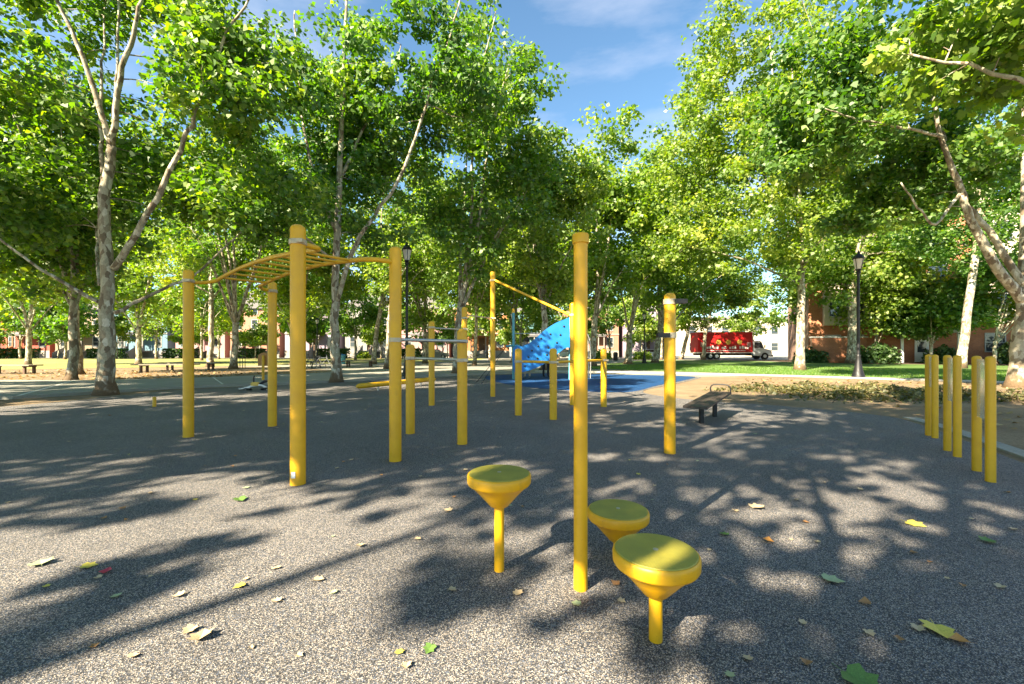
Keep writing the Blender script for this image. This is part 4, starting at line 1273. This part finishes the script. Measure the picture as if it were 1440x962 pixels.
# picnic table with a seated person and two bicycles
pt = thing('picnic_table', 'dark picnic table on the plaza with bicycles leaning on it', 'table', (-13.3, 30.5, 0))
for q in range(4): MB().box(-1.0, 1.0, -.4 + q * .2, -.4 + q * .2 + .18, .74, .79).build('plank', M['dark_board'], pt)
for sy in (-.75, .75): MB().box(-1.0, 1.0, sy - .13, sy + .13, .42, .46).build('seat', M['dark_board'], pt)
for sx in (-.7, .7):
    for sy in (-1, 1): MB().tube([(sx, sy * .75, -.03), (sx, sy * .25, .735)], .035, 8).build('leg', M['black_metal'], pt)
    MB().box(sx - .03, sx + .03, -.8, .8, .375, .418).build('brace', M['black_metal'], pt)


def wheel(parent, c, r, ax=(0, 1, 0), name='wheel'):
    ax = Vector(ax).normalized(); q = Vector((0, 0, 1)).rotation_difference(ax)
    ring = [np.array(q @ Vector((r * math.cos(t), r * math.sin(t), 0))) + np.array(c) for t in np.linspace(0, 2 * math.pi, 25)]
    o = MB().tube(ring, .022, 8, False).build(name, M['tyre'], parent)
    mb = MB()
    for i in range(10):
        t_ = i * math.pi / 5; mb.tube([np.array(c), np.array(q @ Vector((r * math.cos(t_), r * math.sin(t_), 0))) + np.array(c)], .003, 4, False)
    mb.tube([np.array(c) - np.array(ax) * .04, np.array(c) + np.array(ax) * .04], .02, 8)
    mb.build('spokes', M['galvanised'], o)
    return o


def bicycle(label, x, y, rz, col, lean=.12):
    r = thing('bicycle', label, 'bicycle', (x, y, 0), rz)
    r.rotation_euler = (lean, 0, rz)
    wheel(r, (-.52, 0, .34), .33); wheel(r, (.52, 0, .34), .33)
    mb = MB()
    for a_, b_ in (((-.52, 0, .34), (-.05, 0, .30)), ((-.52, 0, .34), (-.18, 0, .78)), ((-.05, 0, .30), (-.18, 0, .78)), ((-.05, 0, .30), (.36, 0, .72)), ((-.18, 0, .74), (.36, 0, .78)), ((.36, 0, .72), (.52, 0, .34)), ((.36, 0, .72), (.32, 0, .98))):
        mb.tube([a_, b_], .017, 8)
    mb.build('frame', M[col], r)
    MB().tube(arc_pts([(.25, -.3, .98), (.33, -.1, 1.0), (.33, .1, 1.0), (.25, .3, .98)], 4), .013, 8).build('handlebar', M['black_metal'], r)
    MB().add([(-.34, -.07, .84), (-.34, .07, .84), (-.06, .025, .86), (-.06, -.025, .86), (-.32, -.05, .88), (-.32, .05, .88), (-.07, .02, .89), (-.07, -.02, .89)], [(0, 1, 2, 3), (4, 7, 6, 5), (0, 4, 5, 1), (1, 5, 6, 2), (2, 6, 7, 3), (3, 7, 4, 0)]).build('saddle', M['cloth_black'], r)
    MB().tube([(-.18, 0, .76), (-.19, 0, .86)], .013, 8).build('seat_post', M['galvanised'], r)
    MB().tube([(-.05, -.12, .20), (-.05, -.05, .30), (-.05, .05, .30), (-.05, .12, .40)], .012, 6).build('crank', M['black_metal'], r)
    return r


bicycle('black-framed bicycle leaning at the picnic table', -14.3, 29.35, R(8), 'black_metal')
bicycle('grey-framed bicycle leaning at the picnic table', -13.0, 29.3, R(-5), 'cloth_grey')

# child's bike lying on the rubber
kb = thing('toddler_bike', 'white and black toddler bike lying on its side at the court edge', 'toy bike', (-7.75, 12.9, 0.0), R(12))
wheel(kb, (-.27, 0, .07), .15, (.12, .25, 1)); wheel(kb, (.30, .02, .06), .15, (-.1, .2, 1))
MB().tube(arc_pts([(-.27, 0, .09), (-.05, -.05, .16), (.15, -.02, .17), (.30, .02, .08)], 5), .03, 10).build('frame', M['white_paint'], kb)
MB().tube(arc_pts([(-.42, -.05, .08), (-.3, -.14, .1), (-.12, -.1, .12)], 4), .028, 8).build('fender', M['white_paint'], kb)
MB().bbox(-.12, .1, -.08, .06, .16, .27, .03).build('bodywork', M['gold_print'], kb)
MB().tube([(-.05, 0, .22), (-.06, .01, .42), (-.03, .0, .45)], .022, 8).build('handlebar', M['black_metal'], kb)
MB().tube([(.1, 0, .2), (.26, .02, .29), (.36, .03, .30)], [.03, .045, .02], 8).build('saddle', M['cloth_black'], kb)

# black rack by the fan-stemmed tree
rk = thing('bike_rack', 'black tubular rack beside the fan-stemmed plane tree', 'rack', (-19.0, 29.8, 0))
for i in range(5): MB().tube([(-.36 + i * .18, 0, -.03), (-.36 + i * .18, 0, 1.25)], .02, 8).build('upright', M['black_metal'], rk)
for z in (.25, .75, 1.2): MB().tube([(-.42, 0, z), (.42, 0, z)], .016, 8).build('crossbar', M['black_metal'], rk)

def bin_(label, x, y):
    r = thing('litter_bin', label, 'bin', (x, y, 0))
    MB().lathe([(.25, -.02), (.28, .1), (.3, .85), (.27, .88)], n=16).build('body', M['black_metal'], r)
    MB().lathe([(.31, .88), (.31, .94), (.2, 1.08), (.02, 1.1)], n=16).build('lid', M['black_metal'], r)
bin_('black litter bin on the far pavement', 13.1, 54)
x, y = G(482, 512); 
r = thing('blue_bin', 'small pale blue bin on the lawn by the tall plane tree', 'bin', (x, y, 0)); MB().lathe([(.22, -.02), (.26, .75), (.28, .78), (.28, .82)], n=12).build('body', M['teal'], r); MB().lathe([(.29, .82), (.29, .86), (.1, .92)], n=12).build('lid', M['panel_blue'], r)

# ------------------------------------------------------------------ vehicles
def truck():
    r = thing('box_truck', 'red box truck with white cab parked in the street', 'truck', (31.8, 62.2, 0))
    bx_ = MB().bbox(-5.3, 2.6, -1.25, 1.25, 1.05, 3.95, .05).build('box', M['red_truck'], r)
    MB().box(-5.3, 2.6, -1.27, 1.27, .93, 1.04).build('chassis_rail', M['white_paint'], r)
    MB().box(-5.2, 4.6, -.5, .5, .6, .92).build('chassis', M['black_metal'], r)
    # lettering band and emblems on the side
    for i in range(17):
        x = -4.0 + i * .36
        if i in (5, 8, 12): continue
        hh = .28 + .08 * ((i * 7) % 3)
        MB().box(x, x + .26, -1.262, -1.252, 1.55, 1.55 + hh).build('letter', M['white_paint'], bx_)
    for i in range(22):
        MB().box(-3.9 + i * .25, -3.72 + i * .25, -1.262, -1.252, 1.24, 1.36).build('letter', M['white_paint'], bx_)
    for x in (-2.3, -.9, .7):
        MB().lathe([(.36, 0), (.36, .012)], n=14).build('emblem', M['gold_print'], bx_)
        ob = bx_.children[-1] if bx_.children else None
    for ob, x in zip([c for c in bx_.children if c.name.startswith('emblem')], (-2.3, -.9, .7)):
        ob.rotation_euler = (R(90), 0, 0); ob.location = (x, -1.25, 2.5)
    for x in (-4.9, 1.75): MB().box(x, x + .6, -1.262, -1.252, 1.8, 2.5).build('emblem_plate', M['house_pink'], bx_)
    cb = MB()
    prof = [(2.75, .55), (5.35, .55), (5.45, .9), (5.35, 1.35), (4.35, 1.6), (3.95, 2.55), (3.7, 2.7), (2.75, 2.7)]
    n_ = len(prof)
    cb.add([(x, -1.1, z) for x, z in prof] + [(x, 1.1, z) for x, z in prof], [tuple(range(n_)), tuple(range(2 * n_ - 1, n_ - 1, -1))] + [(i, n_ + i, n_ + (i + 1) % n_, (i + 1) % n_) for i in range(n_)])
    c = cb.build('cab', M['truck_white'], r)
    MB().add([(2.95, -1.105, 1.65), (4.2, -1.105, 1.65), (3.9, -1.105, 2.45), (2.95, -1.105, 2.45)], [(0, 1, 2, 3)]).build('side_window', M['pane'], c)
    MB().add([(4.37, -1.0, 1.63), (4.37, 1.0, 1.63), (3.99, .95, 2.5), (3.99, -.95, 2.5)], [(0, 1, 2, 3)]).build('windscreen', M['pane'], c)
    MB().box(4.3, 4.4, -1.3, -1.12, 1.7, 2.1).build('mirror', M['black_metal'], c)
    MB().box(5.36, 5.56, -1.15, 1.15, .45, .72).build('bumper', M['black_metal'], c)
    for x in (-3.4, -2.5, 4.4):
        for sy in (-1, 1):
            wh = MB().tube([(x, sy * .85, .5), (x, sy * 1.16, .5)], .5, 20).build('wheel', M['tyre'], r)
            MB().tube([(x, sy * 1.161, .5), (x, sy * 1.18, .5)], .24, 14).build('rim', M['truck_white'], wh)
    return r


truck()


def car(label, x, y, rz, mat):
    r = thing('parked_car', label, 'car', (x, y, 0), rz, 'cars parked along the houses')
    def prof(pf, w, name, m, par):
        n_ = len(pf)
        return MB().add([(a_, -w, z) for a_, z in pf] + [(a_, w, z) for a_, z in pf], [tuple(range(n_)), tuple(range(2 * n_ - 1, n_ - 1, -1))] + [(i, n_ + i, n_ + (i + 1) % n_, (i + 1) % n_) for i in range(n_)]).build(name, M[m], par)
    b_ = prof([(-2.2, .3), (2.2, .3), (2.28, .6), (2.15, .85), (1.2, 1.0), (-2.1, 1.02), (-2.25, .7)], .88, 'body', mat, r)
    prof([(1.15, 1.0), (.5, 1.52), (-1.5, 1.56), (-2.05, 1.02)], .76, 'roof', mat, r)
    for sy in (-1, 1): MB().add([(.95, sy * .765, 1.06), (.42, sy * .765, 1.46), (-1.4, sy * .765, 1.48), (-1.75, sy * .765, 1.06)], [(0, 1, 2, 3)]).build('window', M['pane'], r)
    for xx in (-1.35, 1.4):
        for sy in (-1, 1):
            wh = MB().tube([(xx, sy * .72, .33), (xx, sy * .9, .33)], .33, 18).build('wheel', M['tyre'], r)
            MB().tube([(xx, sy * .901, .33), (xx, sy * .915, .33)], .19, 12).build('rim', M['galvanised'], wh)
    for sy in (-.6, .6): MB().box(2.2, 2.27, sy - .18, sy + .18, .62, .76).build('headlight', M['lamp_glass'], r)
    return r


car('white car parked in front of the teal house', 8.8, 71.5, 0, 'truck_white')
car('dark grey car parked in front of the rose pink house', -13, 72.5, 0, 'cloth_grey')
car('silver car parked behind the far lamp', 23.0, 73.5, R(180), 'truck_white')

# ------------------------------------------------------------------ people
def person(label, loc, rz, joints, zones, hair='hair_dark'):
    """joints: dict name -> point; one continuous skinned body"""
    r = thing('person', label, 'person', loc, rz)
    J = joints
    V, E_, RD = [], [], []
    def v(p, rd):
        V.append(tuple(p)); RD.append(rd); return len(V) - 1
    pel = v(J['pelvis'], .14); wa = v(J['waist'], .125); chs = v(J['chest'], .145); nk = v(J['neck'], .055); hd0 = v(J['head0'], .075); hd = v(J['head'], .098); hd1 = v(J['head1'], .07)
    E_ += [(pel, wa), (wa, chs), (chs, nk), (nk, hd0), (hd0, hd), (hd, hd1)]
    for s_ in ('l', 'r'):
        hp = v(J['hip' + s_], .10); kn = v(J['knee' + s_], .062); an = v(J['ankle' + s_], .042); to = v(J['toe' + s_], .035)
        E_ += [(pel, hp), (hp, kn), (kn, an), (an, to)]
        sh = v(J['sh' + s_], .062); el = v(J['elbow' + s_], .043); wr = v(J['wrist' + s_], .03); pa = v(J['palm' + s_], .034)
        E_ += [(chs, sh), (sh, el), (el, wr), (wr, pa)]
        w_, p_ = np.array(J['wrist' + s_]), np.array(J['palm' + s_])
        d_ = (p_ - w_) / (np.linalg.norm(p_ - w_) + 1e-6); sd = np.cross(d_, [0.3, 1, .2]); sd /= np.linalg.norm(sd)
        for k_, (o_, l_) in enumerate(((-.03, .065), (-.01, .08), (.01, .076), (.03, .06))):
            f = v(p_ + sd * o_ + d_ * l_, .009); E_.append((pa, f))
        f = v(p_ + sd * -.055 + d_ * .02, .010); E_.append((pa, f))
    me = bpy.data.meshes.new('body'); me.from_pydata(V, E_, [])
    o = bpy.data.objects.new('body', me); link(o)
    md = o.modifiers.new('skin', 'SKIN')
    for i, rd in enumerate(RD): me.skin_vertices[0].data[i].radius = (rd, rd)
    me.skin_vertices[0].data[pel].use_root = True
    o.modifiers.new('sub', 'SUBSURF').levels = 2
    dg = bpy.context.evaluated_depsgraph_get()
    nm = bpy.data.meshes.new_from_object(o.evaluated_get(dg))
    o.modifiers.clear(); o.data = nm; o.parent = r; nm.name = 'body'
    for m_n in ('skin',) + tuple(z[2] for z in zones): nm.materials.append(M[m_n])
    for p in nm.polygons:
        p.use_smooth = True
        c = p.center
        for zi, (lo, hi, _) in enumerate(zones):
            if lo <= c.z < hi and c.z < J['neck'][2] - .01: p.material_index = zi + 1
    hc = np.array(J['head'])
    MB().lathe([(.085, -.06), (.112, .0), (.112, .06), (.085, .115), (.03, .14)], (hc[0], hc[1] + .018, hc[2]), 16).build('hair', M[hair], r)
    return r


def stand(dx=.0, arm=.0):
    J = dict(pelvis=(0, 0, .98), waist=(0, .01, 1.14), chest=(0, .02, 1.36), neck=(0, .02, 1.50), head0=(0, 0, 1.57), head=(0, -.01, 1.65), head1=(0, -.01, 1.73))
    for s_, k in (('l', -1), ('r', 1)):
        J['hip' + s_] = (k * .10, 0, .92); J['knee' + s_] = (k * .11, -.03, .50); J['ankle' + s_] = (k * .115, .02, .09); J['toe' + s_] = (k * .13, -.15, .04)
        J['sh' + s_] = (k * .19, .02, 1.43); J['elbow' + s_] = (k * .25, .04, 1.14); J['wrist' + s_] = (k * .25, -.08 - arm, .92 + arm); J['palm' + s_] = (k * .25, -.13 - arm, .84 + arm)
    return J


person('person in tan trousers standing behind the blue climbing panel', (.66, 18.6, .02), R(200), stand(arm=.15), [(.0, .1, 'cloth_grey'), (.1, 1.0, 'cloth_tan'), (1.0, 1.49, 'cloth_grey')])
person('person in black clothes standing close behind the climbing panel', (1.52, 19.2, .02), R(150), stand(arm=.05), [(.0, 1.0, 'cloth_black'), (1.0, 1.49, 'cloth_black')])
J = dict(pelvis=(0, 0, .52), waist=(0, -.03, .68), chest=(0, -.06, .92), neck=(0, -.08, 1.06), head0=(0, -.10, 1.13), head=(0, -.12, 1.21), head1=(0, -.12, 1.29))
for s_, k in (('l', -1), ('r', 1)):
    J['hip' + s_] = (k * .10, -.06, .50); J['knee' + s_] = (k * .14, -.46, .52); J['ankle' + s_] = (k * .14, -.48, .09); J['toe' + s_] = (k * .15, -.64, .04)
    J['sh' + s_] = (k * .19, -.05, .99); J['elbow' + s_] = (k * .26, -.22, .80); J['wrist' + s_] = (k * .16, -.42, .85); J['palm' + s_] = (k * .12, -.49, .86)
person('person in a black top seated at the picnic table', (-12.75, 31.3, 0), R(0), J, [(.0, .1, 'cloth_black'), (.1, .58, 'cloth_grey'), (.58, 1.04, 'cloth_black')])

# ------------------------------------------------------------------ fallen leaves on the rubber
def leaf_obj_mesh(name, col, tmpl=LEAF10, curl=.15):
    t = NT(name + '_mat'); v_ = t.coord('Object'); n_ = t.noise(v_, 25, 4)
    t.base(t.ramp(n_.outputs['Fac'], [(.3, tuple(c * .7 for c in col)), (.7, tuple(min(1, c * 1.2) for c in col))])); t.rough(.6)
    P = np.array(tmpl, float).copy(); P[:, 1] -= .45
    P[:, 2] = np.abs(P[:, 0]) * curl + (P[:, 1] ** 2) * curl * .9
    n_ = len(P)
    me = bpy.data.meshes.new(name)
    st_ = [(-.012, -.45, .01), (.012, -.45, .01), (.012, -.85, .05), (-.012, -.85, .05)]
    c = (0, .0, .0)
    V = [tuple(p) for p in P] + [c] + st_
    F = [(i, (i + 1) % n_, n_) for i in range(n_)] + [(n_ + 1, n_ + 2, n_ + 3, n_ + 4)]
    me.from_pydata(V, [], F); me.materials.append(t.m); me.update()
    return me


LM = {'tan': leaf_obj_mesh('tan_leaf', (.50, .38, .22), LEAF10, .35), 'brown': leaf_obj_mesh('brown_leaf', (.34, .17, .06), LEAF6, .5), 'yellow': leaf_obj_mesh('yellow_leaf', (.62, .52, .08), LEAF10, .15),
      'green': leaf_obj_mesh('green_leaf', (.10, .19, .035), LEAF10, .3), 'pale': leaf_obj_mesh('pale_leaf', (.36, .42, .22), LEAF10, .2), 'red': leaf_obj_mesh('red_leaf', (.50, .04, .07), LEAF6, .4), 'orange': leaf_obj_mesh('orange_leaf', (.55, .25, .05), LEAF6, .5)}


def fallen(kind, x, y, size, rz, label, group=None, z=.0215):
    o = bpy.data.objects.new('fallen_leaf', LM[kind]); link(o)
    o.location = (x, y, z); o.rotation_euler = (random.uniform(-.12, .12), random.uniform(-.12, .12), rz); o.scale = (size,) * 3
    return tag(o, label, 'leaf', group)


special = [(1322, 895, 'yellow', .15, 'large yellow leaf lying in the sun by the kerb side'), (1350, 910, 'orange', .09, 'curled orange-brown leaf touching the large yellow leaf'), (1215, 970, 'green', .15, 'fresh green leaf on the shaded rubber, largest of the green ones'),
           (150, 809, 'red', .075, 'pink-red petal-like leaf on the rubber'), (57, 797, 'pale', .13, 'pale green leaf beside the shadow edge'), (126, 801, 'yellow', .09, 'ochre leaf next to the pink-red one'), (338, 707, 'green', .12, 'bright green leaf in front of the monkey bars'),
           (283, 902, 'tan', .11, 'thick cream-coloured curled leaf on the sunlit rubber'), (1172, 822, 'pale', .12, 'grey-green leaf in the shade between the pods and the kerb'), (1080, 766, 'orange', .09, 'orange curled leaf with a long stalk'), (1066, 718, 'tan', .14, 'tan leaf cluster in the shade between pods and bench'),
           (1288, 742, 'yellow', .13, 'pale yellow leaf in the sun close to the panel posts'), (1390, 766, 'green', .10, 'green and yellow leaf near the kerb'), (1018, 756, 'green', .07, 'small green leaf beside the pods'), (630, 722, 'tan', .08, 'cream leaf between the tallest pod and the monkey bars')]
for (px_, py_, kd, sz, lb) in special:
    x, y = G(px_, py_); fallen(kd, x, y, sz * .8, random.uniform(0, 6.28), lb)
g = np.random.default_rng(9)
cnt = 0
while cnt < 115:
    px_, py_ = g.uniform(10, 1430), 560 + 400 * g.uniform(0, 1) ** 1.6
    x, y = G(px_, py_)
    if x < -10.2 or y > 15 or (y > 4 and x > 3.6): continue
    kd = g.choice(['tan', 'tan', 'tan', 'brown', 'pale', 'yellow', 'orange', 'green'], p=[.2, .2, .16, .16, .1, .08, .06, .04])
    fallen(str(kd), x, y, g.uniform(.018, .055), g.uniform(0, 6.28), {'tan': 'small dry tan leaf scattered on the rubber', 'brown': 'small brown curled leaf scattered on the rubber', 'pale': 'small pale green leaf scattered on the rubber', 'yellow': 'small yellow leaf scattered on the rubber', 'orange': 'small orange leaf scattered on the rubber', 'green': 'small green leaf scattered on the rubber'}[str(kd)], 'fallen leaves scattered on the rubber')
    cnt += 1
